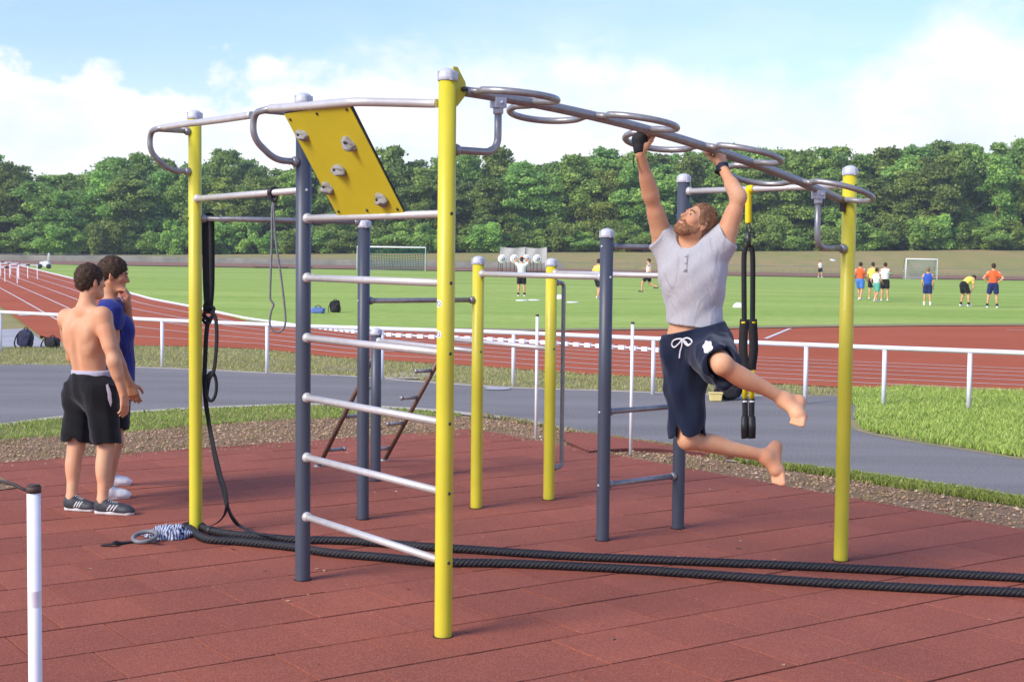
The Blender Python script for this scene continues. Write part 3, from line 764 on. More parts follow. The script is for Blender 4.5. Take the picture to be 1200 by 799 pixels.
# climbing board
def bp(t, s): # s 0 = top, 1 = bottom
    a = seg('D1', 'Y1', t)+outF*0.335; b = seg('D1', 'Y1', t)+outF*0.012
    a = V(a[0], a[1], 2.640); b = V(b[0], b[1], 2.108); return a*(1-s)+b*s
TL, TR, BL, BR = bp(.272, 0), bp(.740, 0), bp(.285, 1), bp(.745, 1)
bn = nrm(np.cross(TR-TL, BL-TL)); bn = bn if np.dot(bn, CAM-TL) > 0 else -bn
mb = MB(); th = 0.016
for (a, b) in ((0, 0),): pass
vs_ = [TL, TR, BR, BL]; vs2 = [p-bn*th for p in vs_]
mb.add(vs_+vs2, [(0, 1, 2, 3), (7, 6, 5, 4)]+[(i, i+4, (i+1) % 4+4, (i+1) % 4) for i in range(4)], True)
board = mb.build('climbing_board', 'black_edge', frame, fix=True)
mb = MB(); ins = 0.004
def q2(a, b, h): return TL+(TR-TL)*a+(BL-TL)*b+bn*h
mb.add([q2(.004, .005, .0025), q2(.996, .005, .0025), q2(.996, .995, .0025), q2(.004, .995, .0025)]+[q2(0.004, .005, -.001), q2(.996, .005, -.001), q2(.996, .995, -.001), q2(.004, .995, -.001)],
       [(0, 1, 2, 3)]+[(i, i+4, (i+1) % 4+4, (i+1) % 4) for i in range(4)], True)
mb.build('board_face', 'board_yellow', board, fix=True)
e1 = nrm(TR-TL); e2 = nrm(BL-TL)
rs = np.random.RandomState(3)
for i, (a, b, rx, ry, rz, rot) in enumerate([(.132, .216, .058, .026, .034, .2), (.752, .339, .052, .030, .044, .9), (.403, .567, .060, .030, .038, .25), (.093, .7225, .044, .034, .038, .5), (.796, .867, .048, .034, .038, .1)]):
    bm = bmesh.new(); bmesh.ops.create_icosphere(bm, subdivisions=4, radius=1.0)
    c = q2(a, b, 0.002); ca, sa = math.cos(rot), math.sin(rot); f1 = e1*ca+e2*sa; f2 = -e1*sa+e2*ca
    for v in bm.verts:
        p = Vector(v.co); nz = mnoise.noise(p*1.3+Vector((i*7, 0, 0)))*0.30+mnoise.noise(p*3.1+Vector((0, i*5, 0)))*0.10
        p *= 1+nz
        if p.z < 0.05: p.z = 0.0
        # pinch a ridge across the hold
        rdg = math.exp(-((p.y-0.15)/0.35)**2)*0.30; dip = math.exp(-((p.y+0.42)/0.22)**2)*0.28
        z = max(0, p.z)*(0.8+rdg-dip)
        q = c+f1*p.x*rx+f2*p.y*ry*1.15+bn*z*rz
        v.co = Vector(q)
    me = bpy.data.meshes.new('climbing_hold'); bm.to_mesh(me); bm.free(); me.polygons.foreach_set('use_smooth', [True]*len(me.polygons))
    h = add_obj('climbing_hold', me, 'hold_grey', board)
    m2 = MB(); m2.lathe(c+bn*rz*0.62+f2*ry*-0.42-f1*rx*0.25, [(0.009, 0), (0.009, 0.006), (0.005, 0.007)], 10, bn)
    m2.build('bolt', 'bolt_dark', board)
for a, b in ((.06, .06), (.5, .045), (.94, .05), (.06, .955), (.5, .955), (.94, .955)):
    m2 = MB(); m2.lathe(q2(a, b, 0.002), [(0.009, 0), (0.009, 0.005), (0.005, 0.008)], 10, bn); m2.build('bolt', 'bolt_dark', board)
# monkey bar: arched spine with loops on alternate sides
LF = np.linalg.norm(P0['Y3']-P0['Y1'])
def zs(t): return 2.700-0.10*t-0.355*t*t
def sp(t):
    q = P0['Y1']+(P0['Y3']-P0['Y1'])*t; return V(q[0], q[1], zs(t))
T0, T1 = 0.039, 0.981
mb = MB(); mb.tube([sp(t) for t in np.linspace(T0-0.004, T1, 40)], 0.0255, 16)
spine = mb.build('monkey_bar', 'galvanised', frame)
dt = (T1-T0)/7
for i in range(7):
    a, b = T0+dt*i, T0+dt*(i+1); side = -vF if i % 2 == 0 else vF
    w = 0.34; rad = dt*LF/2; ctr = (a+b)/2; pts = []
    st = w-rad
    prof = [(a, 0), (a+0.10*dt, st*0.45)]
    for th in np.linspace(math.pi, 0, 17):
        prof.append((ctr+math.cos(th)*dt/2*1.02, st+rad*math.sin(th)))
    prof += [(b-0.02*dt, st*0.5), (b, 0)]
    for t, lat in prof:
        q = sp(min(max(t, 0), 1)); pts.append(q+side*lat+V(0, 0, -0.075*lat+0.006))
    mb = MB(); mb.tube(crom(pts, 3), 0.0175, 14); mb.build('loop_handle', 'galvanised', spine)
# end brackets of the spine
mb = MB(); c = X('Y1', zs(0.0)+0.005); pl = []
for d_, h in ((PR*0.7, .105), (PR+0.012, .105), (PR+0.06, .035), (PR+0.066, 0.0), (PR+0.06, -.03), (PR+0.012, -.085), (PR*0.7, -.085)):
    pl.append(c+uF*d_+V(0, 0, h))
n = len(pl); side = vF*0.006
mb.add([p+side for p in pl]+[p-side for p in pl], [tuple(range(n)), tuple(reversed(range(n, 2*n)))]+[(i, i+n, (i+1) % n+n, (i+1) % n) for i in range(n)], True)
mb.build('gusset_plate', 'yellow_paint', frame, fix=True)
mb = MB(); mb.lathe(c+uF*(PR+0.045)-vF*0.006, [(0.012, 0), (0.012, 0.014), (0.006, 0.018)], 12, -vF); mb.build('bolt', 'bolt_dark', frame)
mb = MB(); e = sp(T1); mb.box(e+uF*0.005+V(0, 0, -0.03), 0.05, 0.02, 0.075, (uF, vF, V(0, 0, 1))); mb.build('gusset_plate', 'bench_brown', frame)
def drop(t, k, zlow):
    mb = MB(); s0 = sp(t); d = nrm((s0-P0[k])*V(1, 1, 0)); a = X(k, zlow)+d*PR*.97
    foot = V(s0[0], s0[1], zlow)
    mb.tube(fillet([a, foot, s0+V(0, 0, -0.03)], 0.085, 9), 0.0185, 14); collar(mb, a, d, 0.03)
    o = mb.build('drop_bracket', 'galvanised', frame)
    m2 = MB(); m2.box(s0+V(0, 0, -0.030), 0.066, 0.058, 0.050, (uF, vF, V(0, 0, 1))); m2.lathe(s0+V(0, 0, -0.085), [(0.024, 0), (0.026, 0.01), (0.026, 0.04)], 14)
    m2.lathe(s0+V(0, 0, -0.03)-vF*0.028, [(0.008, 0), (0.008, 0.012)], 8, -vF)
    m2.build('clamp', 'cap_plastic', o)
drop(0.1016, 'Y1', 2.41); drop(0.9033, 'Y3', 1.968)
# tall grab handle on the outer yellow post
mb = MB(); k = 'Y5'; a = X(k, 1.70)+uF*PR*.97; b = X(k, 0.265)+uF*PR*.97
mb.tube(fillet([a, X(k, 1.70)+uF*0.125, X(k, 0.265)+uF*0.125, b], 0.075, 9), 0.0165, 14); collar(mb, a, uF, 0.026); collar(mb, b, uF, 0.026)
mb.build('grab_handle', 'galvanised', frame)
# inclined rails with pegs, fixed to the two short posts
for k, foot_px, inward in (('D3', (373, 547), 1), ('D6', (450, 540), -1)):
    f0 = g(*foot_px, 0.015); topp = X(k, 1.06); ax = nrm(f0*V(1, 1, 0)-P0[k]*V(1, 1, 0)); topp = topp+ax*PR*.9
    mb = MB(); mb.tube([f0, topp], 0.021, 12)
    rail = mb.build('incline_rail', 'brown_steel', frame)
    m2 = MB(); m2.lathe(f0, [(0.045, 0.004), (0.045, 0.012), (0.028, 0.02)], 14); m2.build('foot_plate', 'galvanised', rail)
    lat = nrm(P0['D6']-P0['D3'])*inward
    for s in ((0.13, 0.37, 0.61, 0.85) if inward < 0 else (0.16, 0.47, 0.72)):
        c = f0+(topp-f0)*s; mb = MB(); mb.tube([c, c+lat*0.17], 0.0165, 12)
        mb.lathe(c+lat*0.165, [(0.019, 0), (0.021, 0.008), (0.021, 0.02), (0.012, 0.027)], 12, lat); mb.build('peg', 'galvanised', rail)
# round stickers on the near yellow post
dcam = nrm((CAM-P0['Y1'])*V(1, 1, 0)); lft = V(-dcam[1], dcam[0], 0); lft = lft if lft[0] < 0 else -lft
for z in (1.665, 1.515):
    mb = MB(); a0 = R_(52); N1 = 16; vs_ = []
    ctr = []
    for rr, mt in ((0.019, 0),):
        ring = []
        for j in range(N1):
            th = 2*math.pi*j/N1; s = rr*math.cos(th); h = rr*math.sin(th); an = a0+s/PR
            ring.append(X('Y1', z+h)+(dcam*math.cos(an)+lft*math.sin(an))*(PR+0.0012))
        cc = X('Y1', z)+(dcam*math.cos(a0)+lft*math.sin(a0))*(PR+0.0014)
        mb.add(ring+[cc], [(j, (j+1) % N1, N1) for j in range(N1)])
    stk = mb.build('sticker', 'white_paint', POST['Y1'])
    mb = MB(); ring = []
    for j in range(24):
        th = 2*math.pi*j/24; s = 0.011*math.cos(th); h = 0.011*math.sin(th); an = a0+s/PR
        ring.append(X('Y1', z+h)+(dcam*math.cos(an)+lft*math.sin(an))*(PR+0.0020))
    mb.tube(ring, 0.0016, 6, closed=True); mb.build('sticker_mark', 'target_ring', stk)

# ------------------------------------------------------------------ straps, bands, rope
# battle rope
def braid(name, path, R, r, pitch, strands, mat, parent=None):
    P = [np.asarray(p, float) for p in path]
    # resample
    dense = [P[0]]; acc = 0; stp = 0.011
    d = [0]
    for i in range(1, len(P)): d.append(d[-1]+np.linalg.norm(P[i]-P[i-1]))
    d = np.array(d); Pa = np.array(P); S = np.arange(0, d[-1], stp)
    Q = np.stack([np.interp(S, d, Pa[:, i]) for i in range(3)], 1)
    T = np.gradient(Q, axis=0); T /= np.linalg.norm(T, axis=1)[:, None]
    up = np.tile(V(0, 0, 1), (len(Q), 1)); Sd = np.cross(T, up); Sd /= np.linalg.norm(Sd, axis=1)[:, None]; Up = np.cross(Sd, T)
    mb = MB()
    for k in range(strands):
        ph = 2*math.pi*(S/pitch+k/strands)
        C = Q+R*(np.cos(ph)[:, None]*Sd+np.sin(ph)[:, None]*Up)
        mb.tube(list(C), r, 7)
    return mb.build(name, mat, parent)
RZ = MATZ+0.027
fr = [(1290, 700), (1200, 693.5), (1067, 688.5), (933, 680.3), (800, 670.4), (733, 666.5), (600, 660), (510, 658), (448, 653), (386, 647), (344.5, 641), (283, 634.6), (240, 630.5), (225, 627.5)]
bk = [(246, 621.5), (275, 626), (299, 628.4), (344.5, 631.7), (386, 632.8), (431, 634.9), (510, 640.8), (555, 644), (667, 651), (800, 656.7), (933, 663), (1067, 669), (1200, 677), (1290, 683)]
RY = P0['Y2']
def wob(pl, s): return [p+V(0.006*math.sin(3.1*i+s), 0.008*math.sin(2.3*i+s*2), 0) for i, p in enumerate(pl)]
loop = [RY+V(-0.078*math.cos(a)+0.0, -0.078*math.sin(a), RZ) for a in (R_(75), R_(40), 0, R_(-45), R_(-80))]
rp_ = wob([g(*p, RZ) for p in fr], 1)[:-1]+loop+wob([g(*p, RZ) for p in bk], 2)
rpath = crom(rp_, 10)
rope = braid('battle_rope', rpath, 0.0135, 0.0142, 0.115, 4, 'rope_black')
tag(rope, 'thick black braided rope lying doubled across the tiles from the left yellow post', 'rope')
mb = MB()
for i in (int(len(rpath)*0.555), int(len(rpath)*0.575)): mb.tube([rpath[i], rpath[i+3]], 0.031, 12)
mb.build('rope_sleeve', 'black_rubber', rope)
# long black resistance band hanging by the left yellow post
DY = P0['Y2'][1]+0.06
def band(pts, Y): return [at(x, y, Y if not isinstance(Y, (list, tuple)) else Y[i]) for i, (x, y) in enumerate(pts)]
hb = empty('resistance_band', at(245, 256, DY+0.03), 'long knotted black resistance band hanging beside the left yellow post', 'resistance band')
barY = lambda px: at(px, 256, DY)
mb = MB()
Yb = 9.64
mb.ribbon(crom(band([(242, 252.5), (240.5, 260), (241, 300), (242, 340), (244, 366)], [Yb, Yb-.04, Yb-.04, Yb-.04, Yb-.04]), 6), 0.045, 0.005, V(1, 0, 0))
mb.ribbon(crom(band([(246.5, 252.5), (247.5, 262), (248, 300), (247.5, 340), (245, 366)], [Yb, Yb+.045, Yb+.045, Yb+.03, Yb-.02]), 6), 0.042, 0.005, V(1, .2, 0))
mb.ribbon(crom(band([(240.5, 254), (243, 252.0), (247, 252.0), (249.5, 254)], [Yb-.03, Yb-.03, Yb-.03, Yb-.03]), 4), 0.03, 0.004, V(0, 0, 1))
mb.build('upper_strap', 'black_fabric', hb)
mb = MB()
for c, r in (((244, 370), .026), ((242.5, 376), .02), ((247, 363), .018)):
    o_ = at(*c, Yb-.05); mb.tube([o_+V(r*math.cos(a)*1.2, 0.02*math.sin(2*a), r*math.sin(a)) for a in np.linspace(0, 2*math.pi, 16, endpoint=False)], 0.011, 8, closed=True)
mb.tube(crom(band([(243, 350), (239, 358), (240, 368), (245, 372), (251, 366), (249, 358)], Yb-.07), 5), 0.006, 8)
mb.build('knot', 'black_fabric', hb)
mb = MB(); Yl = Yb-.06
mb.ribbon(crom(band([(244, 372), (241.5, 395), (240.5, 420), (239.5, 445), (241, 470), (244, 490), (249, 520), (256, 555), (262, 575), (266, 592)], [Yl, Yl, Yl, Yl, Yl, Yl-.01, Yl-.05, Yl-.1, Yl-.12, Yl-.14]), 6), 0.030, 0.004, V(1, .5, 0))
mb.ribbon(crom(band([(247, 366), (252.5, 372), (254, 395), (252.5, 420), (250, 436), (245, 445), (242, 470), (246, 500), (252, 530), (259, 558), (264, 575), (266, 592)], [Yl-.03, Yl-.03, Yl-.03, Yl-.03, Yl-.03, Yl-.02, Yl, Yl-.03, Yl-.08, Yl-.12, Yl-.14, Yl-.15]), 6), 0.026, 0.004, V(1, -.3, 0))
o_ = at(247.5, 453, Yl-.02); mb.tube([o_+V(0.036*math.cos(a), 0.01*math.sin(a), 0.095*math.sin(a)) for a in np.linspace(0, 2*math.pi, 28, endpoint=False)], 0.011, 8, closed=True)
mb.build('lower_strap', 'black_fabric', hb)
mb = MB()
mb.ribbon(crom([at(266, 592, Yl-.14), at(263, 603, 9.6), g(255, 612, .06), g(244, 616.5, MATZ+.012), g(234, 617.5, MATZ+.01)], 6), 0.026, 0.004, V(0.4, 1, 0))
mb.ribbon(crom([at(266, 592, Yl-.15), at(272, 606, 9.5), g(281, 616, .045), g(292, 621.5, MATZ+.04), g(306, 625.5, MATZ+.055), g(322, 628, MATZ+.062)], 6), 0.028, 0.004, V(0.4, 1, 0))
mb.build('band_tail', 'black_fabric', hb)
# grey loop band
tt = 0.755; q = seg('Y2', 'D1', tt); YG = q[1]
gb = empty('loop_band', V(q[0], q[1], 2.26), 'thin grey elastic loop band tied round the upper left steel bar', 'resistance band')
mb = MB()
mb.tube(crom(band([(320.5, 232), (318.8, 250), (318.5, 285), (317.3, 320), (316.5, 345), (317, 351), (320.5, 357), (318, 364), (316, 376), (317.5, 384), (323, 389), (329, 388), (333.5, 382), (334.5, 372), (332.5, 350), (328.5, 318), (323.5, 285), (320.8, 250), (320.5, 232)], [YG-.02]*19), 6), 0.0065, 8)
mb.build('band_loop', 'grey_rubber', gb)
mb = MB(); dq = nrm(P0['D1']-P0['Y2'])
for s in (-0.012, 0.010):
    c = V(q[0], q[1], 2.26)+dq*s; e = V(-dq[1], dq[0], 0)
    mb.tube([c+e*0.028*math.cos(a)+V(0, 0, 0.028*math.sin(a)) for a in np.linspace(0, 2*math.pi, 20, endpoint=False)], 0.008, 8, closed=True)
mb.tube(crom(band([(316.5, 229), (318, 233), (321, 236), (324, 233), (325, 229)], YG-.03), 4), 0.008, 8)
mb.build('band_knot', 'black_rubber', gb)
# suspension trainer
tt = 0.432; q = P0['D5']+(P0['Y3']-P0['D5'])*tt; YS = q[1]-0.01; dq = nrm((P0['Y3']-P0['D5'])*V(1, 1, 0))
st = empty('suspension_trainer', V(q[0], q[1], 2.357), 'yellow and black suspension straps hanging from the crossbar behind the hanging man', 'suspension trainer')
mb = MB(); e = V(-dq[1], dq[0], 0); c = V(q[0], q[1], 2.357)
ringp = [c+e*0.024*math.cos(a)+V(0, 0, 0.024*math.sin(a)) for a in np.linspace(0, 2*math.pi, 20)]
mb.ribbon(ringp, 0.05, 0.004, dq)
mb.ribbon(crom(band([(876.5, 222), (877, 235), (877, 248), (877, 262)], YS), 5), 0.042, 0.008, V(1, 0, 0)); mb.build('anchor_strap', 'yellow_strap', st)
mb = MB(); c0 = at(877, 268, YS)
mb.tube([c0+V(0.014*math.cos(a), 0, 0.034*math.sin(a)) for a in np.linspace(0, 2*math.pi, 20, endpoint=False)], 0.006, 8, closed=True)
mb.ribbon(band([(877, 272), (877, 290)], YS), 0.03, 0.012, V(1, 0, 0)); mb.build('carabiner', 'bolt_dark', st)
for s in (-1, 1):
    x = 877+s*2.5
    pts = band([(x, 288), (x+s*2.5, 300), (x+s*2.6, 340), (x+s*2.3, 380)], YS)
    mb = MB(); mb.ribbon(crom(pts, 5), 0.034, 0.005, V(1, 0.1*s, 0)); o1 = mb.build('long_strap', 'black_fabric', st)
    mb = MB(); mb.ribbon(crom(band([(x+s*2.2, 374), (x+s*3.4, 395), (x+s*3.6, 412), (x+s*1.6, 427), (x+s*1.4, 433)], YS-.012), 6), 0.058, 0.014, V(1, 0.2*s, 0)); mb.build('foot_cradle', 'black_fabric', o1)
    mb = MB(); mb.ribbon(band([(x+s*1.4, 430), (x+s*1.5, 469)], YS-.01), 0.033, 0.006, V(1, 0, 0)); mb.build('yellow_webbing', 'yellow_strap', o1)
    mb = MB(); mb.ribbon(band([(x+s*2.2, 377), (x+s*2.2, 379)], YS-.014), 0.040, 0.012, V(1, 0, 0)); mb.build('yellow_tab', 'yellow_strap', o1)
    mb = MB(); mb.ribbon(crom(band([(x+s*1.5, 467), (x+s*1.3, 480), (x+s*1.2, 490)], YS-.012), 4), 0.036, 0.012, V(1, 0, 0))
    mb.tube(band([(x+s*1.3-3.5, 497), (x+s*1.3+3.5, 497)], YS-.012), 0.0, 4)
    mb.ribbon(crom(band([(x+s*1.3, 488), (x+s*1.8, 500), (x+s*1.5, 513)], [YS-.02, YS-.05, YS-.03]), 5), 0.046, 0.02, V(1, .1, 0))
    mb.build('handle', 'black_rubber', o1)
    mb = MB(); mb.ribbon(band([(x+s*1.5, 469.5), (x+s*1.5, 471.5)], YS-.022), 0.030, 0.003, V(1, 0, 0)); mb.build('care_tag', 'white_paint', o1)
# striped cloth on the floor, with a black strap and ring
c0 = g(193, 633, 0); bm = bmesh.new(); bmesh.ops.create_icosphere(bm, subdivisions=5, radius=1.0)
ex = nrm(g(218, 634)-g(165, 631)); ey = V(-ex[1], ex[0], 0); LX = np.linalg.norm(g(217, 634)-g(168, 631))/2
for v in bm.verts:
    p = Vector(v.co); nz = mnoise.noise(Vector((p.x*1.6, p.y*3.5, p.z*2))*1.2)*0.30+mnoise.noise(Vector((p.x*3, p.y*7, p.z*4)))*0.16
    rr = 1+nz; z = max(0, p.z)*rr*0.10*(0.75+0.35*p.x)+0.002
    sx = LX*(1.0+0.25*mnoise.noise(Vector((p.x*2, p.y*2, 3)))); q = c0+ex*p.x*sx*rr+ey*p.y*0.115*rr*(0.75+0.35*p.x)
    v.co = Vector((q[0], q[1], MATZ+z))
me = bpy.data.meshes.new('striped_cloth'); bm.to_mesh(me); bm.free(); me.polygons.foreach_set('use_smooth', [True]*len(me.polygons))
tag(add_obj('striped_cloth', me, 'striped_cloth'), 'crumpled blue and white striped cloth lying on the tiles at the end of the rope', 'cloth')
sr = empty('floor_strap', g(150, 634, MATZ), 'black strap with a pale ring lying flat on the tiles beside the striped cloth', 'strap')
mb = MB(); mb.ribbon(crom([g(120, 638, MATZ+.008), g(132, 637, MATZ+.02), g(143, 635.5, MATZ+.012), g(158, 634, MATZ+.012), g(172, 633, MATZ+.02), g(185, 634, MATZ+.03)], 6), 0.04, 0.006, ey); mb.build('webbing', 'black_fabric', sr)
mb = MB(); rc = g(170, 628.5, MATZ+.035)
mb.tube([rc+ex*0.075*math.cos(a)+ey*0.075*math.sin(a)+V(0, 0, 0.02*math.sin(a)) for a in np.linspace(0, 2*math.pi, 26, endpoint=False)], 0.015, 10, closed=True); mb.build('ring', 'grey_rubber', sr)

# ------------------------------------------------------------------ white barrier posts with rope
def barrier(p, h, label, lean=V(0, 0, 0), r=0.0165):
    root = empty('barrier_post', p, label, 'post')
    mb = MB(); a = np.asarray(p, float); b = a+V(0, 0, h)+lean
    mb.tube([a, a*.5+b*.5, b], r, 18); mb.build('pole', 'white_paint', root)
    mb = MB(); mb.tube([b-V(0, 0, .004), b+V(0, 0, .012)], r+0.0015, 18); mb.tube([b+V(0, 0, .012), b+V(0, 0, .016)], r-.002, 18); mb.build('pole_cap', 'bench_brown', root)
    return root, b
pt_ = at(37.5, 575, 3.43); h0 = pt_[2]
rt, b0 = barrier(V(pt_[0]+0.004, pt_[1], 0), h0, 'thin white post with a dark cap standing close in the left foreground')
mb = MB(); zz = h0-0.55
mb.tube([V(b0[0], b0[1], b0[2]-0.245), V(b0[0], b0[1], b0[2]-0.285)], 0.0167, 18, cap=False); mb.build('red_stain', 'red_mark', rt)
barrier(g(628, 515), 1.29, 'thin white post behind the tiles between the two shorter yellow posts')
barrier(g(739, 533), 1.27, 'thin white post in the gravel between the two posts of the slate ladder')
mb = MB(); e0 = b0+V(0, 0, -.004)
mb.tube(crom([e0, e0+V(-0.03, 0.0, 0.010), e0+V(-.08, .02, .022), e0+V(-.30, .08, .045), e0+V(-.7, .15, .06)], 6), 0.0038, 8)
tag(mb.build('barrier_rope', 'black_rubber'), 'thin black cord running left from the cap of the white foreground post', 'cord')

# ------------------------------------------------------------------ people: smooth bodies from blended limbs
def rc(a, b, ra, rb, k=0.03): return ('rc', np.asarray(a, float), np.asarray(b, float), ra, rb, k)
def el(c, ax, r, k=0.03): return ('el', np.asarray(c, float), np.asarray(ax, float), np.asarray(r, float), k)
def sp_(c, r, k=0.03): return rc(c, np.asarray(c, float)+V(0, 0, 1e-4), r, r, k)
def cc(a, b, ra, rb, k=0.02, fl=1.0): return ('cc', np.asarray(a, float), np.asarray(b, float), ra, rb, k, fl)
def sub(p): return ('sub', p)
def prim_bounds(p):
    if p[0] == 'sub': return prim_bounds(p[1])
    if p[0] == 'pl': return None
    if p[0] == 'el':
        e = np.abs(p[2].T*p[3]).sum(1)*1.05; return p[1]-e-p[4]*1.5, p[1]+e+p[4]*1.5
    r = max(p[3], p[4]); k = p[5]
    mul = 1.6 if p[0] == 'cc' else 1.0
    return np.minimum(p[1], p[2])-r*mul-k*1.5, np.maximum(p[1], p[2])+r*mul+k*1.5
def prim_d(p, X, Y, Z):
    t = p[0]
    if t == 'rc' or t == 'cc':
        a, b = p[1], p[2]; ab = b-a; L2 = ab@ab
        px, py, pz = X-a[0], Y-a[1], Z-a[2]
        u = (px*ab[0]+py*ab[1]+pz*ab[2])/L2
        uc = np.clip(u, 0, 1) if t == 'rc' else np.clip(u, -0.3, 1.3)
        dx, dy, dz = px-ab[0]*uc, py-ab[1]*uc, pz-ab[2]*uc
        d = np.sqrt(dx*dx+dy*dy+dz*dz)-(p[3]+(p[4]-p[3])*np.clip(u, 0, 1))
        if t == 'cc':
            L = math.sqrt(L2); d = np.maximum(d, np.maximum((u-1)*L, -u*L))
        return d
    if t == 'el':
        c, A, r = p[1], p[2], p[3]; q = [X-c[0], Y-c[1], Z-c[2]]
        l = [q[0]*A[i][0]+q[1]*A[i][1]+q[2]*A[i][2] for i in range(3)]
        k0 = np.sqrt(sum((l[i]/r[i])**2 for i in range(3))); k1 = np.sqrt(sum((l[i]/r[i]**2)**2 for i in range(3)))
        return k0*(k0-1)/np.maximum(k1, 1e-6)
    if t == 'pl':
        return (X-p[1][0])*p[2][0]+(Y-p[1][1])*p[2][1]+(Z-p[1][2])*p[2][2]
def kof(p): return p[4] if p[0] == 'el' else p[5]
EDG = [(0, 1), (0, 2), (0, 4), (1, 3), (1, 5), (2, 3), (2, 6), (3, 7), (4, 5), (4, 6), (5, 7), (6, 7)]
CORN = [(i, j, k) for i in (0, 1) for j in (0, 1) for k in (0, 1)]
def sdf_mesh(prims, h, planes=(), noise=None, relax=1):
    bs = [prim_bounds(p) for p in prims if p[0] != 'sub']
    lo = np.min([b[0] for b in bs], 0)-3*h; hi = np.max([b[1] for b in bs], 0)+3*h
    n = np.ceil((hi-lo)/h).astype(int)+1
    D = np.full(n, 0.25, np.float32); ax = [lo[i]+h*np.arange(n[i]) for i in range(3)]
    for p in prims:
        b = prim_bounds(p); i0 = np.clip(np.floor((b[0]-lo)/h).astype(int)-1, 0, n); i1 = np.clip(np.ceil((b[1]-lo)/h).astype(int)+2, 0, n)
        if np.any(i1 <= i0): continue
        sl = tuple(slice(i0[i], i1[i]) for i in range(3))
        Xg, Yg, Zg = ax[0][sl[0]][:, None, None], ax[1][sl[1]][None, :, None], ax[2][sl[2]][None, None, :]
        q = p[1] if p[0] == 'sub' else p
        d = prim_d(q, Xg, Yg, Zg).astype(np.float32); k = kof(q); A = D[sl]
        if p[0] == 'sub':
            hh = np.clip(0.5-0.5*(A+d)/k, 0, 1); D[sl] = A*(1-hh)+(-d)*hh+k*hh*(1-hh)
        else:
            hh = np.clip(0.5+0.5*(d-A)/k, 0, 1); D[sl] = A*hh+d*(1-hh)-k*hh*(1-hh)
    Xg, Yg, Zg = ax[0][:, None, None], ax[1][None, :, None], ax[2][None, None, :]
    if noise is not None: D = D+noise(Xg, Yg, Zg).astype(np.float32)
    for (pp, nn_) in planes:
        D = np.maximum(D, ((Xg-pp[0])*nn_[0]+(Yg-pp[1])*nn_[1]+(Zg-pp[2])*nn_[2]).astype(np.float32))
    D[0] = D[-1] = 0.2; D[:, 0] = D[:, -1] = 0.2; D[:, :, 0] = D[:, :, -1] = 0.2
    ins = D < 0
    c = sum(ins[i:n[0]-1+i, j:n[1]-1+j, k:n[2]-1+k].astype(np.int8) for i, j, k in CORN)
    act = (c > 0) & (c < 8); cells = np.argwhere(act); idx = np.full(act.shape, -1, np.int64); idx[act] = np.arange(len(cells))
    vals = np.stack([D[cells[:, 0]+i, cells[:, 1]+j, cells[:, 2]+k] for i, j, k in CORN], 1)
    pos = np.zeros((len(cells), 3)); cnt = np.zeros(len(cells))
    cor = np.array(CORN, float)
    for a, b in EDG:
        va, vb = vals[:, a], vals[:, b]; mk = (va < 0) != (vb < 0)
        t = np.where(mk, va/np.where(mk, va-vb, 1), 0)
        pos += mk[:, None]*(cor[a]+(cor[b]-cor[a])*t[:, None]); cnt += mk
    pos = (pos/np.maximum(cnt, 1)[:, None]+cells)*h+lo
    quads = []
    for axis in range(3):
        o1, o2 = [(1, 2), (2, 0), (0, 1)][axis]
        s0 = [slice(None)]*3; s1 = [slice(None)]*3; s0[axis] = slice(0, -1); s1[axis] = slice(1, None)
        cr = ins[tuple(s0)] != ins[tuple(s1)]
        pts = np.argwhere(cr)
        pts = pts[(pts[:, o1] > 0) & (pts[:, o2] > 0) & (pts[:, o1] < n[o1]-1) & (pts[:, o2] < n[o2]-1)]
        fl = ins[tuple(pts.T)]
        def cell(d1, d2):
            q = pts.copy(); q[:, o1] -= d1; q[:, o2] -= d2; return idx[tuple(q.T)]
        q = np.stack([cell(1, 1), cell(0, 1), cell(0, 0), cell(1, 0)], 1)
        q[~fl] = q[~fl][:, ::-1]; quads.append(q)
    Q = np.concatenate(quads); Q = Q[(Q >= 0).all(1)]
    for _ in range(relax):
        acc = np.zeros_like(pos); w = np.zeros(len(pos))
        for a, b in ((0, 1), (1, 2), (2, 3), (3, 0)):
            np.add.at(acc, Q[:, a], pos[Q[:, b]]); np.add.at(w, Q[:, a], 1)
            np.add.at(acc, Q[:, b], pos[Q[:, a]]); np.add.at(w, Q[:, b], 1)
        pos = pos*0.5+0.5*acc/np.maximum(w, 1)[:, None]
    me = bpy.data.meshes.new('body'); me.vertices.add(len(pos)); me.vertices.foreach_set('co', pos.ravel())
    me.loops.add(Q.size); me.loops.foreach_set('vertex_index', Q.ravel().astype(np.int32))
    me.polygons.add(len(Q)); me.polygons.foreach_set('loop_start', np.arange(0, Q.size, 4, dtype=np.int32))
    me.polygons.foreach_set('use_smooth', np.ones(len(Q), bool))
    me.update(calc_edges=True); me.validate(); return me
def lerp(a, b, t): return np.asarray(a, float)*(1-t)+np.asarray(b, float)*t
def frame_of(fwd, up):
    up = nrm(up); f = np.asarray(fwd, float); f = nrm(f-up*(f@up)); return np.cross(f, up), f, up   # right, forward, up
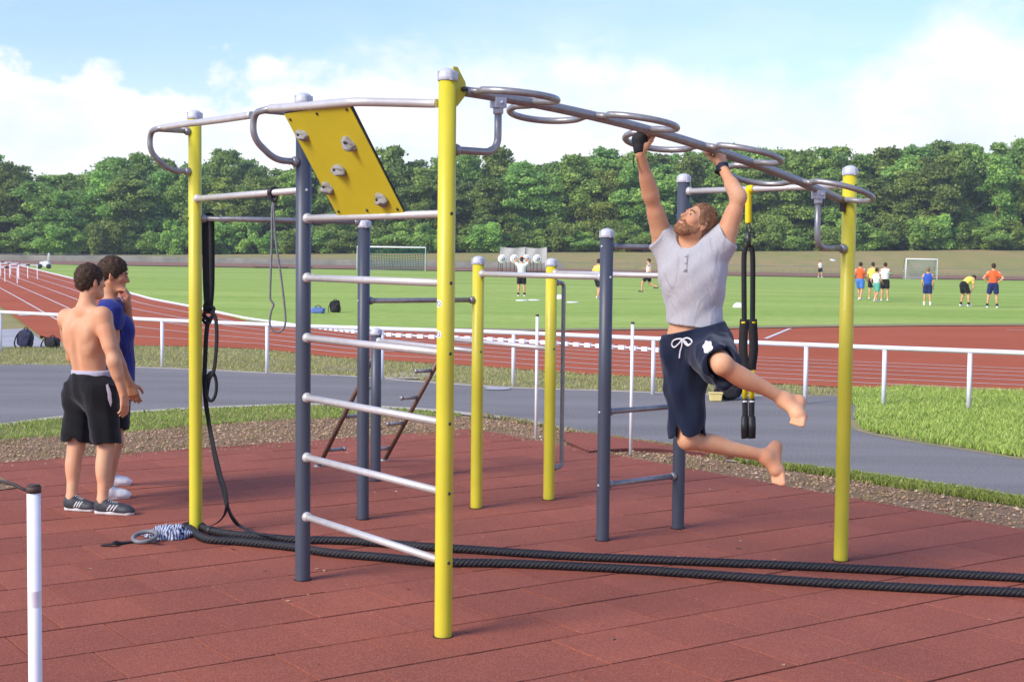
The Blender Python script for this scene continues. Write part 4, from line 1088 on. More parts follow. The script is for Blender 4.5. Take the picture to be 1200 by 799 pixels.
def head_prims(c, hf, hu, s=1.0, fine=True):
    r, f, u = frame_of(hf, hu); A = np.array([r, f, u]); P = lambda x, y, z: c+(r*x+f*y+u*z)*s
    ps = [el(P(0, -.010, .030), A, V(.074, .094, .088)*s, .02), el(P(0, .026, -.045), A, V(.058, .070, .070)*s, .04),
          rc(P(-.022, .070, -.098), P(.022, .070, -.098), .020*s, .020*s, .035), rc(P(-.055, -.005, -.055), P(-.030, .055, -.098), .018*s, .018*s, .03),
          rc(P(.055, -.005, -.055), P(.030, .055, -.098), .018*s, .018*s, .03)]
    if fine:
        ps += [rc(P(-.034, .080, .022), P(.034, .080, .022), .012*s, .012*s, .018), rc(P(0, .088, .014), P(0, .112, -.030), .008*s, .0125*s, .012),
               rc(P(-.012, .096, -.036), P(.012, .096, -.036), .008*s, .008*s, .008), rc(P(-.020, .084, -.066), P(.020, .084, -.066), .010*s, .010*s, .012),
               el(P(-.044, .060, -.022), A, V(.020, .020, .018)*s, .03), el(P(.044, .060, -.022), A, V(.020, .020, .018)*s, .03),
               sub(rc(P(-.032, .101, .002), P(-.030, .101, .002), .013*s, .013*s, .012)), sub(rc(P(.032, .101, .002), P(.030, .101, .002), .013*s, .013*s, .012))]
    for sx in (-1, 1):
        B = np.array([nrm(r*1.0+f*0.35*sx), nrm(f-r*0.35*sx), u])
        ps += [el(P(.077*sx, -.006, -.012), B, V(.011, .020, .033)*s, .008)]
        if fine: ps += [sub(el(P(.088*sx, -.002, -.010), B, V(.006, .010, .018)*s, .006))]
    return ps
def hand_prims(w, d, n, thumb, curl=(.35, .45, .35), s=1.0, spread=0.06):
    """w wrist, d along the hand, n palm normal (fingers close towards it), thumb: side the thumb leaves from"""
    d = nrm(d); n = nrm(np.asarray(n, float)-d*(np.asarray(n, float)@d)); sd = np.cross(d, n); sd = sd if sd@thumb > 0 else -sd
    ps = []; k = .012*s
    for i, off in enumerate((.030, .011, -.009, -.027)):
        ps.append(rc(w+d*.012*s+sd*off*.55*s, w+d*(.088-abs(i-1)*.004)*s+sd*off*s, .0150*s, .0120*s, k))
    lens = ((.040, .024, .020), (.045, .028, .021), (.041, .026, .020), (.032, .020, .018))
    for i, off in enumerate((.030, .011, -.009, -.027)):
        p = w+d*(.088-abs(i-1)*.004)*s+sd*off*s; a = 0.0; r = .0098*s
        for j in range(3):
            a += curl[j]+(i-1.5)*0.03; dd = d*math.cos(a)+n*math.sin(a)+sd*spread*(1.5-i)*0.5*math.cos(a)
            q = p+nrm(dd)*lens[i][j]*s; ps.append(rc(p, q, r, r*.93, .004)); p = q; r *= .93
    p = w+d*.022*s+sd*.022*s+n*.006*s; a1 = nrm(d*.62+sd*.62+n*.35); q = p+a1*.046*s; ps.append(rc(p, q, .0155*s, .0120*s, .012))
    a2 = nrm(d*.80+sd*.18+n*.50); q2_ = q+a2*.032*s; ps.append(rc(q, q2_, .0115*s, .0105*s, .004))
    a3 = nrm(d*.75-sd*.1+n*.65); ps.append(rc(q2_, q2_+a3*.026*s, .0105*s, .009*s, .004))
    return ps
def foot_prims(ankle, heel, ball, toe, up, s=1.0, fine=True):
    f = nrm(toe-heel); u = nrm(np.asarray(up, float)-f*(np.asarray(up, float)@f)); sd = np.cross(f, u)
    ps = [rc(ankle, heel+u*.022*s, .034*s, .030*s, .03), rc(heel+u*.016*s, ball+u*.008*s, .029*s, .030*s, .03), rc(ankle+f*.02*s, ball+u*.012*s, .032*s, .026*s, .04),
          rc(ball-sd*.022*s, ball+sd*.022*s, .021*s, .020*s, .02)]
    for i in range(5):
        o = (-.034+.016*i)*s; L = np.linalg.norm(toe-ball)*(1.0-.09*abs(i-1)*(1 if i > 0 else .3)); r = (.0095 if i else .013)*s
        a = ball+sd*o*.85; ps.append(rc(a, a+f*L+sd*o*.12, r*1.15, r, .006))
    return ps
def limb(ps, a, b, c, ra, rb, rc_, s, k=.02):
    ps += [rc(a, b, ra*s, rb*s, k), rc(b, c, rb*s*1.0, rc_*s, k)]
def body_prims(J, s=1.0, fine=True):
    """J: joints of the pose. Returns the primitives of the continuous body"""
    r, f, u = J['tr'], J['tf'], J['tu']; A = np.array([r, f, u]); pel, nk = J['pel'], J['nk']
    ch = J.get('ch', lerp(pel, nk, .62)); ab = lerp(pel, ch, .48); hr, hf_, hu_ = frame_of(J.get('pf', f), J.get('pu', u)); B = np.array([hr, hf_, hu_])
    ps = [el(pel, B, V(.158, .108, .118)*s, .04), el(ab, A, V(.134, .098, .165)*s, .06), el(ch, A, V(.158, .112, .185)*s, .06),
          el(ch+u*.10*s, A, V(.150, .090, .085)*s, .05)]
    if fine:
        for sx in (-1, 1):
            ps += [el(ch+r*.072*sx*s+f*.068*s+u*.055*s, A, V(.072, .042, .058)*s, .035), el(ch+r*.095*sx*s-f*.050*s+u*.035*s, A, V(.055, .045, .125)*s, .045),
                   el(ch+r*.083*sx*s-f*.088*s+u*.055*s, A, V(.048, .026, .062)*s, .03)]
        ps.append(sub(rc(ab-f*.112*s-u*.06*s, ch-f*.136*s+u*.16*s, .024*s, .014*s, .034)))
    for k_, sx in (('L', -1), ('R', 1)):
        sh, eb, wr, hp, kn, an = J['sh'+k_], J['el'+k_], J['wr'+k_], J['hp'+k_], J['kn'+k_], J['an'+k_]
        ps += [rc(nk-u*.005*s, lerp(nk, sh, .75), .050*s, .050*s, .05), rc(lerp(sh, eb, -.04), lerp(sh, eb, .22), .059*s, .052*s, .045)]
        ps += [rc(lerp(ch, sh, .55), sh, .075*s, .055*s, .05)]
        am = J.get('am', 1.0); limb(ps, sh, eb, wr, .049*am, .038*am, .0270*am, s, .025)
        ps += [rc(lerp(eb, wr, .10), lerp(eb, wr, .42), .041*am*s, .035*am*s, .03), rc(lerp(sh, eb, .35), lerp(sh, eb, .65), .049*am*s, .044*am*s, .03)]
        lm = J.get('lm', 1.0); ps += [rc(hp, kn, .088*s, .056*lm*s, .05), rc(kn, an, .055*lm*s, .036*lm*s, .025)]
        cb = J.get('cb'+k_)
        if cb is None:
            sd_ = np.cross(kn-hp, an-kn); cb = -nrm(f-nrm(an-kn)*(f@nrm(an-kn)))
        ps += [el(lerp(kn, an, .30)+cb*.022*s, np.array(frame_of(cb, an-kn)), V(.047, .045, .115)*lm*s, .035), sp_(lerp(kn, an, -.01)-cb*.012*s, .046*lm*s, .03)]
        if fine: ps += [el(hp-hf_*.050*s-hu_*.015*s, B, V(.088, .080, .100)*s, .05)]
        hd = J.get('hd'+k_)
        if hd: ps += hand_prims(wr, *hd, s=s*1.02) if fine else [rc(wr, wr+nrm(hd[0])*.15*s, .030*s, .022*s, .02)]
        ft = J.get('ft'+k_)
        if ft: ps += foot_prims(an, *ft, s=s) if fine else [rc(an, ft[0], .036*s, .036*s, .03), rc(ft[0], ft[2], .034*s, .026*s, .03)]
    hc = J['hc']; 
    ps += [rc(nk-u*.02*s, hc-frame_of(J['hf'], J['hu'])[2]*.065*s-frame_of(J['hf'], J['hu'])[1]*.018*s, .058*s, .053*s, .04)]
    ps += head_prims(hc, J['hf'], J['hu'], J.get('hs', s), fine)
    return ps
def hair_prims(hc, hf, hu, s=1.0, thick=.012, length=0.0, brow=0.0):
    r, f, u = frame_of(hf, hu); A = np.array([r, f, u]); P = lambda x, y, z: hc+(r*x+f*y+u*z)*s
    ps = [el(P(0, -.014, .036), A, V(.074+thick, .094+thick, .088+thick)*s, .02), el(P(0, -.052, -.028-length), A, V(.060, .046, .052)*s, .035)]
    for sx in (-1, 1): ps.append(rc(P(.070*sx, .012, .010), P(.072*sx, .016, -.025), .012*s, .009*s, .015))
    ps += [sub(el(P(0, .108, -.045+brow), A, V(.105, .078, .098)*s, .016)), sub(el(P(.105, -.002, -.05), A, V(.045, .045, .05)*s, .01)), sub(el(P(-.105, -.002, -.05), A, V(.045, .045, .05)*s, .01))]
    return ps
def fuzz(sc, amp):
    def fn(Xg, Yg, Zg):
        return amp*(np.sin(Xg*sc+1.3*np.sin(Zg*sc*.7))*np.sin(Yg*sc*1.1+.7)+.6*np.sin(Zg*sc*1.3+Xg*sc*.9)+.5*np.sin((Xg+Yg)*sc*2.1+Zg*sc*1.7))
    return fn
def folds(dirs):
    def fn(Xg, Yg, Zg):
        o = 0
        for (d, fr, amp, ph) in dirs:
            t = Xg*d[0]+Yg*d[1]+Zg*d[2]; w = Xg*d[1]-Yg*d[0]+Zg*.3
            o = o+amp*np.sin(t*fr+ph+1.6*np.sin(w*fr*.35+ph))
        return o
    return fn
def part(name, prims, h, mat, parent, planes=(), noise=None, relax=1, label=None):
    me = sdf_mesh(prims, h, planes, noise, relax); me.name = name
    return add_obj(name, me, mat, parent, label)
def bvh_of(o):
    me = o.data; return BVHTree.FromPolygons([v.co.copy() for v in me.vertices], [tuple(p.vertices) for p in me.polygons])
def on_surface(bvh, p, d, lift=0.003):
    """drop a point along d onto a surface"""
    d = Vector(nrm(d)); hit = bvh.ray_cast(Vector(p)-d*0.5, d)
    return (np.array(hit[0])-np.array(d)*lift) if hit[0] is not None else None
def patch(name, bvh, outline, c, ex_, ey_, d, mat, parent, lift=0.003):
    mb = MB(); pts = []
    rings = []
    for s in (1.0, .66, .33):
        ring = [on_surface(bvh, c+ex_*x*s+ey_*y*s, d, lift) for x, y in outline]
        if any(p is None for p in ring): return None
        rings.append(ring)
    cp = on_surface(bvh, c, d, lift); n = len(outline); allp = sum(rings, [])+[cp]; fs = []
    for k in range(2):
        for i in range(n): fs.append((k*n+i, k*n+(i+1) % n, (k+1)*n+(i+1) % n, (k+1)*n+i))
    for i in range(n): fs.append((2*n+i, 2*n+(i+1) % n, 3*n))
    mb.add(allp, fs); return mb.build(name, mat, parent)
def face_bits(root, hc, hf, hu, s, mat_lip='lip'):
    r, f, u = frame_of(hf, hu); P = lambda x, y, z: hc+(r*x+f*y+u*z)*s
    for sx in (-1, 1):
        mb = MB(); c = P(.031*sx, .0815, .002); mb.lathe(c-f*.012*s, [(.0125*s*math.sin(a), .012*s-.0125*s*math.cos(a)) for a in np.linspace(.15, 3.0, 10)], 14, f)
        mb.v = [tuple(np.array(p)-u*((np.array(p)-c)@u)*.52) for p in mb.v]
        e = mb.build('eye', 'eye_white', root)
        mb = MB(); mb.lathe(c+f*.0095*s, [(.006*s, 0), (.0055*s, .0022*s), (.003*s, .0030*s)], 12, f); mb.v = [tuple(np.array(p)-u*((np.array(p)-c)@u)*.25) for p in mb.v]; mb.build('iris', 'eye_dark', e)
        mb = MB(); mb.tube(crom([P(.014*sx, .094, .022), P(.030*sx, .0935, .028), P(.047*sx, .080, .022)], 5), [.0035*s]*11, 6); mb.build('eyebrow', 'hair_brown', root)
    mb = MB(); mb.tube(crom([P(-.023, .0865, -.0655), P(0, .0955, -.062), P(.023, .0865, -.0655)], 5), [.0025*s+.0035*s*math.sin(math.pi*i/10) for i in range(11)], 8)
    mb.tube(crom([P(-.021, .0865, -.068), P(0, .094, -.073), P(.021, .0865, -.068)], 5), [.0025*s+.0042*s*math.sin(math.pi*i/10) for i in range(11)], 8)
    mb.build('mouth', mat_lip, root)

def strands(o, n, ln, w, flow, amp=.35, seed=1):
    """fine locks of hair added to a hair mesh"""
    me = o.data; rs = np.random.RandomState(seed); nv = len(me.vertices); co = np.zeros(nv*3); me.vertices.foreach_get('co', co); co = co.reshape(-1, 3)
    no = np.zeros(nv*3); me.vertices.foreach_get('normal', no); no = no.reshape(-1, 3); bm = bmesh.new(); bm.from_mesh(me)
    for i in rs.choice(nv, n):
        p, nn = co[i], no[i]; fl = np.asarray(flow(p), float)+rs.normal(0, .35, 3); fl = fl-nn*(fl@nn)
        if np.linalg.norm(fl) < 1e-3: continue
        fl = nrm(fl); sd = np.cross(fl, nn); L = ln*rs.uniform(.5, 1.3); base = p-nn*.001
        a = bm.verts.new(base-sd*w); b = bm.verts.new(base+sd*w); k = base+fl*L*.55+nn*L*amp*.55; c = bm.verts.new(k+sd*w*.7); d = bm.verts.new(k-sd*w*.7); e = bm.verts.new(base+fl*L+nn*L*amp*rs.uniform(.1, 1.1))
        for f_ in (bm.faces.new((a, b, c, d)), bm.faces.new((d, c, e))): f_.smooth = True
    bm.to_mesh(me); bm.free()

# ---------------- the hanging man
J = {}
YM = 7.95
hr_ = sp(0.44)+vF*0.085; hl_ = sp(0.621)          # where the hands hold the bar
hr_ = hr_+V(0, 0, -0.004)
J['wrR'] = at(750.5, 181, hr_[1]-0.025); J['wrL'] = at(846.5, 196.5, hl_[1]-0.03)
J['elR'] = at(763, 231, 7.88); J['elL'] = at(866, 232, 7.84)
J['shR'] = at(779, 287, 7.99); J['shL'] = at(846.5, 287, 7.86)
J['nk'] = at(812.5, 288, 7.94); J['pel'] = at(815, 394, 7.97); J['ch'] = at(812, 323, 7.94)
r_ = nrm(J['shR']-J['shL']); J['tu'] = nrm(J['nk']-J['pel']); J['tr'] = nrm(r_-J['tu']*(r_@J['tu'])); J['tf'] = np.cross(J['tu'], J['tr'])
J['tr'] = np.cross(J['tf'], J['tu'])
J['hpR'] = at(801, 412, 8.03); J['hpL'] = at(832, 407, 7.90)
J['knL'] = at(847, 428, 7.50); J['anL'] = at(920, 468, 7.62); J['knR'] = at(806, 515, 7.93); J['anR'] = at(898, 534, 8.04)
J['cbL'] = nrm(at(880, 475, 7.62)-at(884, 446, 7.55)); J['cbR'] = nrm(V(0.05, 0.1, -1)*-1); J['cbR'] = nrm(at(850, 516, 8.1)-at(850, 530, 8.0))
J['ftL'] = (at(937, 474, 7.64), at(936, 488, 7.55), at(930, 497, 7.49), at(945, 490, 7.6)-at(925, 480, 7.56))
J['ftR'] = (at(911, 524, 8.09), at(910.5, 551, 8.03), at(915, 568, 7.99), at(900, 545, 7.98)-at(915, 545, 8.06))
J['ftL'] = (J['ftL'][0], J['ftL'][1], J['ftL'][2], nrm(at(925, 488, 7.4)-at(940, 484, 7.7)))
J['ftR'] = (J['ftR'][0], J['ftR'][1], J['ftR'][2], nrm(at(898, 552, 7.9)-at(918, 550, 8.1)))
J['hc'] = at(817.0, 260.5, 7.88); J['hs'] = .91
J['hf'] = nrm(V(-.68, -.42, .56)); J['hu'] = nrm(V(.58, .10, .80))
# hands: bar directions at the grips
dR = nrm(hr_-J['wrR']+V(0, 0, .02)); nR = np.cross(vF, dR); nR = nR if nR[1] < 0 else -nR; nR = nrm(-nR)
dL = nrm(hl_-J['wrL']+V(0, 0, .015)); nL = np.cross(uF, dL); nL = nL if nL[1] > 0 else -nL
J['hdR'] = (dR, nR, -r_, (1.15, 1.1, .7)); J['hdL'] = (dL, nL, r_, (1.1, 1.15, .7))
man = empty('person', V(J['pel'][0], J['pel'][1], J['pel'][2]), 'barefoot bearded man in grey shirt and navy shorts swinging from the loop bar', 'person')
SM = 1.04; J['am'] = .98; J['lm'] = .90
bp_ = body_prims(J, SM)
body = part('body', bp_, 0.0055, 'skin_fair', man, relax=2)
HS_ = J['hs']
r, f, u = frame_of(J['hf'], J['hu'])
hr0 = part('hair', hair_prims(J['hc'], J['hf'], J['hu'], HS_, .007, 0.012, .026), 0.005, 'hair_ginger', man, noise=fuzz(120, .0022))
strands(hr0, 1500, .030, .0016, lambda p, h=J['hc'], F=f, U=u: -F*.8-U*.4, .08, 1)
A3 = np.array([r, f, u]); Ph = lambda x, y, z: J['hc']+(r*x+f*y+u*z)*HS_
beard = [el(Ph(0, .027, -.046), A3, V(.063, .0755, .075)*HS_, .02), rc(Ph(-.022, .072, -.099), Ph(.022, .072, -.099), .0225*HS_, .0225*HS_, .035), rc(Ph(-.055, -.005, -.055), Ph(-.030, .055, -.098), .0225*HS_, .0225*HS_, .03),
         rc(Ph(.055, -.005, -.055), Ph(.030, .055, -.098), .0225*HS_, .0225*HS_, .03), rc(Ph(-.024, .090, -.052), Ph(.024, .090, -.052), .010*HS_, .010*HS_, .012), rc(Ph(-.0665, .002, -.01), Ph(-.062, .006, -.055), .012*HS_, .016*HS_, .02), rc(Ph(.0665, .002, -.01), Ph(.062, .006, -.055), .012*HS_, .016*HS_, .02),
         sub(rc(Ph(-.015, .108, -.067), Ph(.015, .108, -.067), .016*HS_, .016*HS_, .006)), sub(el(Ph(.050, .066, -.012), A3, V(.042, .05, .040)*HS_, .012)), sub(el(Ph(-.050, .066, -.012), A3, V(.042, .05, .040)*HS_, .012)), sub(el(Ph(0, .10, -.008), A3, V(.05, .05, .040)*HS_, .008))]
bcut = [(Ph(0, .006, 0), -f), (Ph(0, 0, -.020), nrm(u+f*.25))]
br0 = part('beard', beard, 0.004, 'beard_ginger', man, planes=bcut, noise=fuzz(170, .0010))
strands(br0, 900, .014, .0012, lambda p, F=f, U=u: -U+F*.3, .25, 2)
face_bits(man, J['hc'], J['hf'], J['hu'], HS_)
mb = MB(); mb.tube(crom([Ph(-.014, .0925, -.066), Ph(0, .097, -.0665), Ph(.014, .0925, -.066)], 4), .0030*HS_, 8); mb.build('teeth', 'teeth', man)
# shirt
tr, tf, tu = J['tr'], J['tf'], J['tu']; A = np.array([tr, tf, tu]); s = SM
hem = at(812, 382.5, 7.93); shirt = [el(J['ch']+tf*.052*s+tu*.02*s, A, V(.172, .088, .165)*s, .06), el(J['ch']-tf*.05*s+tu*.03*s, A, V(.165, .080, .16)*s, .05), el(J['ch'], A, V(.180, .136, .20)*s, .05), el(lerp(J['pel'], J['ch'], .50), A, V(.152, .122, .20)*s, .07), el(lerp(J['pel'], J['ch'], .08), A, V(.150, .122, .16)*s, .06), el(J['ch']+tu*.10*s, A, V(.158, .104, .085)*s, .05),
         rc(J['nk']-tu*.035*s, lerp(J['nk'], J['shR'], .8), .052*s, .064*s, .05), rc(J['nk']-tu*.035*s, lerp(J['nk'], J['shL'], .8), .052*s, .064*s, .05)]
for k_ in 'LR':
    od = r_ if k_ == 'R' else -r_; sd_ = nrm(nrm(J['el'+k_]-J['sh'+k_])*.72+od*.70); s0 = J['sh'+k_]-od*.035
    shirt += [rc(lerp(J['ch'], J['sh'+k_], .5), lerp(J['ch'], J['sh'+k_], .85), .088*s, .074*s, .05), cc(s0-sd_*.10, s0+sd_*.085, .086*s, .082*s, .04), sub(cc(s0+sd_*.060, s0+sd_*.13, .068*s, .074*s, .006))]
shirt += [sub(el(J['nk']+tu*.035*s+tf*.050*s, A, V(.072, .072, .088)*s, .012))]
hn = nrm(-tu+V(-.03, 0, -.10))
hemn = nrm(at(812, 390, 7.9)-at(812, 380, 7.9)+V(-.25, 0, 0)*.0)
hemn = nrm(V(-.10, 0, -1))
fl = folds([(nrm(V(.85, .2, .35)), 48, .0022, .3), (nrm(V(-.6, .1, .7)), 62, .0014, 1.1)])
shirt_o = part('shirt', shirt, 0.0055, 'shirt_grey', man, planes=[(hem, hemn)], noise=fl, relax=1)
bv = bvh_of(shirt_o)
# placket with buttons
mb = MB(); top_ = J['nk']+tf*.10*s-tu*.035*s
pl = [on_surface(bv, top_-tu*(i*.012), -tf, .002) for i in range(9)]; pl = [p for p in pl if p is not None]
if len(pl) > 3:
    mb.ribbon(pl, 0.022, .0012, tr); o_ = mb.build('placket', 'shirt_grey', shirt_o)
    for q in pl[1::3]:
        m2 = MB(); m2.lathe(q+tf*.002, [(.005, 0), (.005, .002)], 10, tf); m2.build('button', 'screen_grey', shirt_o)
# shorts
prR = lerp(J['hpR'], J['knR'], .97); pr_, pf_, pu_ = frame_of(tf, tu); B = np.array([pr_, pf_, pu_])
lw = nrm(J['knL']-J['hpL']); shorts = [el(J['pel']+tu*.0, B, V(.178, .132, .16)*s, .04), el(J['pel']+tu*.06*s, B, V(.166, .124, .12)*s, .04),
    cc(lerp(J['hpR'], J['knR'], -.1), prR, .118*s, .098*s, .05), rc(J['hpR']+V(0, 0, -.03), lerp(J['hpR'], J['knR'], .35), .118*s, .106*s, .05),
    cc(J['hpL']-lw*.02, lerp(J['hpL'], J['knL'], .90), .118*s, .094*s, .05),
    rc(J['hpL'], lerp(J['hpL'], J['knL'], .5)+V(0, 0, -.03), .112*s, .092*s, .05)]
hemL = lerp(J['hpL'], J['knL'], .92)
# loose cloth hanging under the raised thigh
shorts += [cc(lerp(J['hpL'], J['knL'], .30)+V(0.0, 0, -.05), lerp(J['hpL'], J['knL'], .84)+V(.03, .0, -.085), .085*s, .062*s, .05)]
shorts += [sub(cc(lerp(J['hpR'], J['knR'], .84), lerp(J['hpR'], J['knR'], 1.05), .080*s, .088*s, .006)), sub(cc(lerp(J['hpL'], J['knL'], .78), lerp(J['hpL'], J['knL'], 1.1), .072*s, .084*s, .006)),
           sub(cc(lerp(J['hpL'], J['knL'], .70)+V(.02, 0, -.075), lerp(J['hpL'], J['knL'], 1.0)+V(.03, 0, -.095), .045*s, .055*s, .01))]
wst = at(814, 383.5, 7.95); wn = nrm(tu+V(-.32, 0, .05)*.9)
wst = at(787, 390.5, 7.98); w2 = at(838, 378.5, 7.92); dw = nrm(w2-wst); wn = nrm(np.cross(dw, tf)); wn = wn if wn[2] > 0 else -wn
fs_ = folds([(nrm(V(.9, .1, .25)), 58, .0050, .3), (nrm(V(.8, .4, -.5)), 44, .0052, 1.4), (nrm(V(.3, .5, .8)), 38, .0028, 2.1)])
sh_o = part('shorts', shorts, 0.0055, 'shorts_navy', man, planes=[(lerp(wst, w2, .5), wn)], noise=fs_, relax=1)
bv = bvh_of(sh_o); dcam_ = nrm(at(815, 400, 8)-CAM)
ctr = at(829, 406.5, 7.75)
egg = [(.025*math.cos(a)*(1+.14*math.cos(6*a)), .034*math.sin(a)*(1+.12*math.cos(6*a))) for a in np.linspace(0, 2*math.pi, 26, endpoint=False)]
rt_ = nrm(np.cross(dcam_, V(0, 0, 1))); patch('shorts_emblem', bv, egg, ctr, nrm(rt_+V(0, 0, -.15)), V(.1, 0, 1), dcam_, 'white_paint', sh_o)
mb = MB()
for pts in ([(799, 398), (795, 403), (790, 407), (787, 404), (789, 399), (795, 397), (800, 397.5)], [(800, 397.5), (806, 396), (811, 400), (807, 405), (803, 403), (800, 399)], [(799, 398), (799, 405), (797, 412), (796, 420)], [(800, 398), (804, 401), (806, 404), (809, 403)]):
    q = [on_surface(bv, at(x, y, 7.8), dcam_, .004) for x, y in pts]
    q = [p for p in q if p is not None]
    if len(q) > 2: mb.tube(crom(q, 5), .0045, 8)
mb.build('drawstring', 'white_paint', sh_o)
# wrist wraps and grips
def cuff(a, b, r, mat, name, root, h=.004): return part(name, [cc(a, b, r, r*1.0, .006)], h, mat, root)
part('grip_glove', [rc(J['wrR']+dR*.035, J['wrR']+dR*.080, .036, .042, .02), cc(J['wrR']+dR*.005, J['wrR']+dR*.04, .033, .036, .01), el(J['wrR']+dR*.085, np.array(frame_of(dR, nR)), V(.046, .036, .034), .02)], .005, 'black_fabric', man)
mb = MB(); mb.ribbon(crom([J['wrR']-dR*.01+V(-.035, -.01, 0), J['wrR']-dR*.03+V(-.042, -.01, -.01), J['wrR']-dR*.055+V(-.036, -.012, -.02)], 4), .02, .004, V(0, 1, 0)); mb.build('glove_tab', 'black_fabric', man)
part('wrist_wrap', [cc(J['wrL']-dL*.030, J['wrL']+dL*.022, .036, .037, .006)], .004, 'navy_fabric', man)
mb = MB(); c = J['wrL']-dL*.03; e1_ = nrm(np.cross(dL, V(0, 1, 0))); e2_ = np.cross(dL, e1_)
mb.tube([c+e1_*.040*math.cos(a)+e2_*.038*math.sin(a)+dL*.012*math.cos(a) for a in np.linspace(0, 2*math.pi, 24, endpoint=False)], .007, 8, closed=True); mb.build('wrist_strap', 'black_fabric', man)

# ---------------- shoes
def shoe(root, heel, toe, up, s, mat, sole, stripes=False):
    f = nrm(toe-heel); u = nrm(up-f*(up@f)); sd = np.cross(f, u); L = np.linalg.norm(toe-heel)
    P = lambda x, y, z: heel+f*x*L+sd*y*s+u*z*s
    up_ = [el(P(.13, 0, .050), np.array([sd, f, u]), V(.036, .045, .045)*s, .02), rc(P(.14, 0, .080), P(.20, 0, .085), .040*s, .038*s, .03), rc(P(.35, 0, .052), P(.80, .004, .034), .040*s, .036*s, .04), el(P(.80, .004, .030), np.array([sd, f, u]), V(.045, .065, .030)*s, .03), rc(P(.12, 0, .04), P(.6, 0, .035), .034*s, .038*s, .03)]
    up_ += [sub(cc(P(.16, 0, .105), P(.20, 0, .16), .034*s, .05*s, .01))]
    o = part('shoe', up_, .005, mat, root, planes=[(heel+u*.018*s, -u)])
    so = [rc(P(.10, 0, .016), P(.45, 0, .014), .037*s, .036*s, .03), rc(P(.45, 0, .014), P(.86, .004, .018), .036*s, .042*s, .03)]
    part('sole', so, .005, sole, o, planes=[(heel+u*.028*s, u), (heel+u*.001, -u)])
    if stripes:
        bv = bvh_of(o)
        for sx in (1, -1):
            mb = MB(); ok = True
            for k in range(3):
                x0 = .36+.085*k
                q = [on_surface(bv, P(x0+.10*t, sx*.06, .030+.042*t), -sd*sx, .0015) for t in np.linspace(0, 1, 6)]
                q = [p for p in q if p is not None]
                if len(q) > 3: mb.ribbon(q, .009, .003, f)
            if mb.v: mb.build('shoe_stripe', 'sole_white', o)
    mb = MB(); bv = bvh_of(o)
    for k in range(5):
        x0 = .36+.055*k; q = [on_surface(bv, P(x0, y, .12), -u, .002) for y in (-.020, -.01, 0, .01, .020)]
        q = [p for p in q if p is not None]
        if len(q) > 2: mb.tube(q, .0028, 6)
    if mb.v: mb.build('laces', 'sole_white', o)
    return o
def stand(px_feet, S, yaw, toe_yaw, H=1.80, feet_px=None): pass

# ---------------- shirtless man seen from behind
def gz(px, py): p = g(px, py); return V(p[0], p[1], MATZ)
J = {}; YS_ = 10.32
hR, tR = gz(112.5, 604.5), gz(157, 606.5); hL, tL = gz(78, 600.5), gz(112, 602)
J['pf'] = nrm(V(.50, .86, 0))
J['tf'] = nrm(V(.50, .86, -.05)); J['tu'] = nrm(V(0, 0, 1)); J['tr'], J['tf'], J['tu'] = frame_of(J['tf'], V(.02, .05, 1))
J['pel'] = at(107.5, 452, 10.33); J['nk'] = at(100.5, 362, 10.30); J['ch'] = at(101, 399, 10.31)
J['shR'] = at(120.5, 372, 10.20); J['shL'] = at(78.5, 374, 10.44)
J['elR'] = at(133, 422, 10.12); J['wrR'] = at(144.5, 461, 10.16)
J['elL'] = at(85, 418, 10.70); J['wrL'] = at(127, 404, 10.40); J['am'] = 1.12
J['hpR'] = at(119, 462, 10.28); J['hpL'] = at(95, 462, 10.42)
J['anR'] = lerp(hR, tR, .17)+V(0, 0, .085); J['anL'] = lerp(hL, tL, .17)+V(0, 0, .085)
J['knR'] = lerp(J['hpR'], J['anR'], .52)+V(.02, .03, 0); J['knL'] = lerp(J['hpL'], J['anL'], .52)+V(-.01, .03, 0)
J['hc'] = at(105.8, 330, 10.33); J['hf'] = nrm(V(.66, .75, -.08)); J['hu'] = V(0, 0, 1)
J['hdR'] = (V(.10, .04, -1), V(-.5, .3, 0), V(.4, .9, 0), (.30, .40, .3)); J['hdL'] = (nrm(V(.75, -.62, .12)), V(0, -.3, -1)*-1*.0+V(-.5, -.8, 0), V(0, 0, 1), (.35, .5, .4))
J['ftR'] = None; J['ftL'] = None
man2 = empty('person', V(J['pel'][0], J['pel'][1], MATZ), 'bare-backed man in black shorts seen from behind on the tiles, looking at his companion', 'person')
SM = 1.03
ps = body_prims(J, SM)
for k_, hh, tt_ in (('R', hR, tR), ('L', hL, tL)): ps.append(rc(J['an'+k_], lerp(hh, tt_, .35)+V(0, 0, .045), .036, .034, .03))
part('body', ps, .006, 'skin_back', man2, relax=2)
hr0 = part('hair', hair_prims(J['hc'], J['hf'], J['hu'], SM, .010, -.012), .005, 'hair_brown', man2, noise=fuzz(110, .0030))
strands(hr0, 1500, .026, .0018, lambda p, F=nrm(J['hf']): V(0, 0, -.8)-F*.15, .10, 3)
face_bits(man2, J['hc'], J['hf'], J['hu'], SM)
r, f, u = frame_of(J['pf'], V(0, 0, 1)); B = np.array([r, f, u]); s = SM
sho = [el(J['pel'], B, V(.185, .142, .16)*s, .04)]
for k_ in 'LR':
    kn = lerp(J['hp'+k_], J['kn'+k_], .90); sho += [cc(lerp(J['hp'+k_], J['kn'+k_], -.12), kn, .118*s, .108*s, .06), sub(cc(lerp(J['hp'+k_], J['kn'+k_], .80), lerp(J['hp'+k_], J['kn'+k_], 1.0), .088*s, .097*s, .006)), el(J['hp'+k_]-f*.032*s, B, V(.100, .090, .12)*s, .07)]
wz = at(107, 437.5, 10.3)
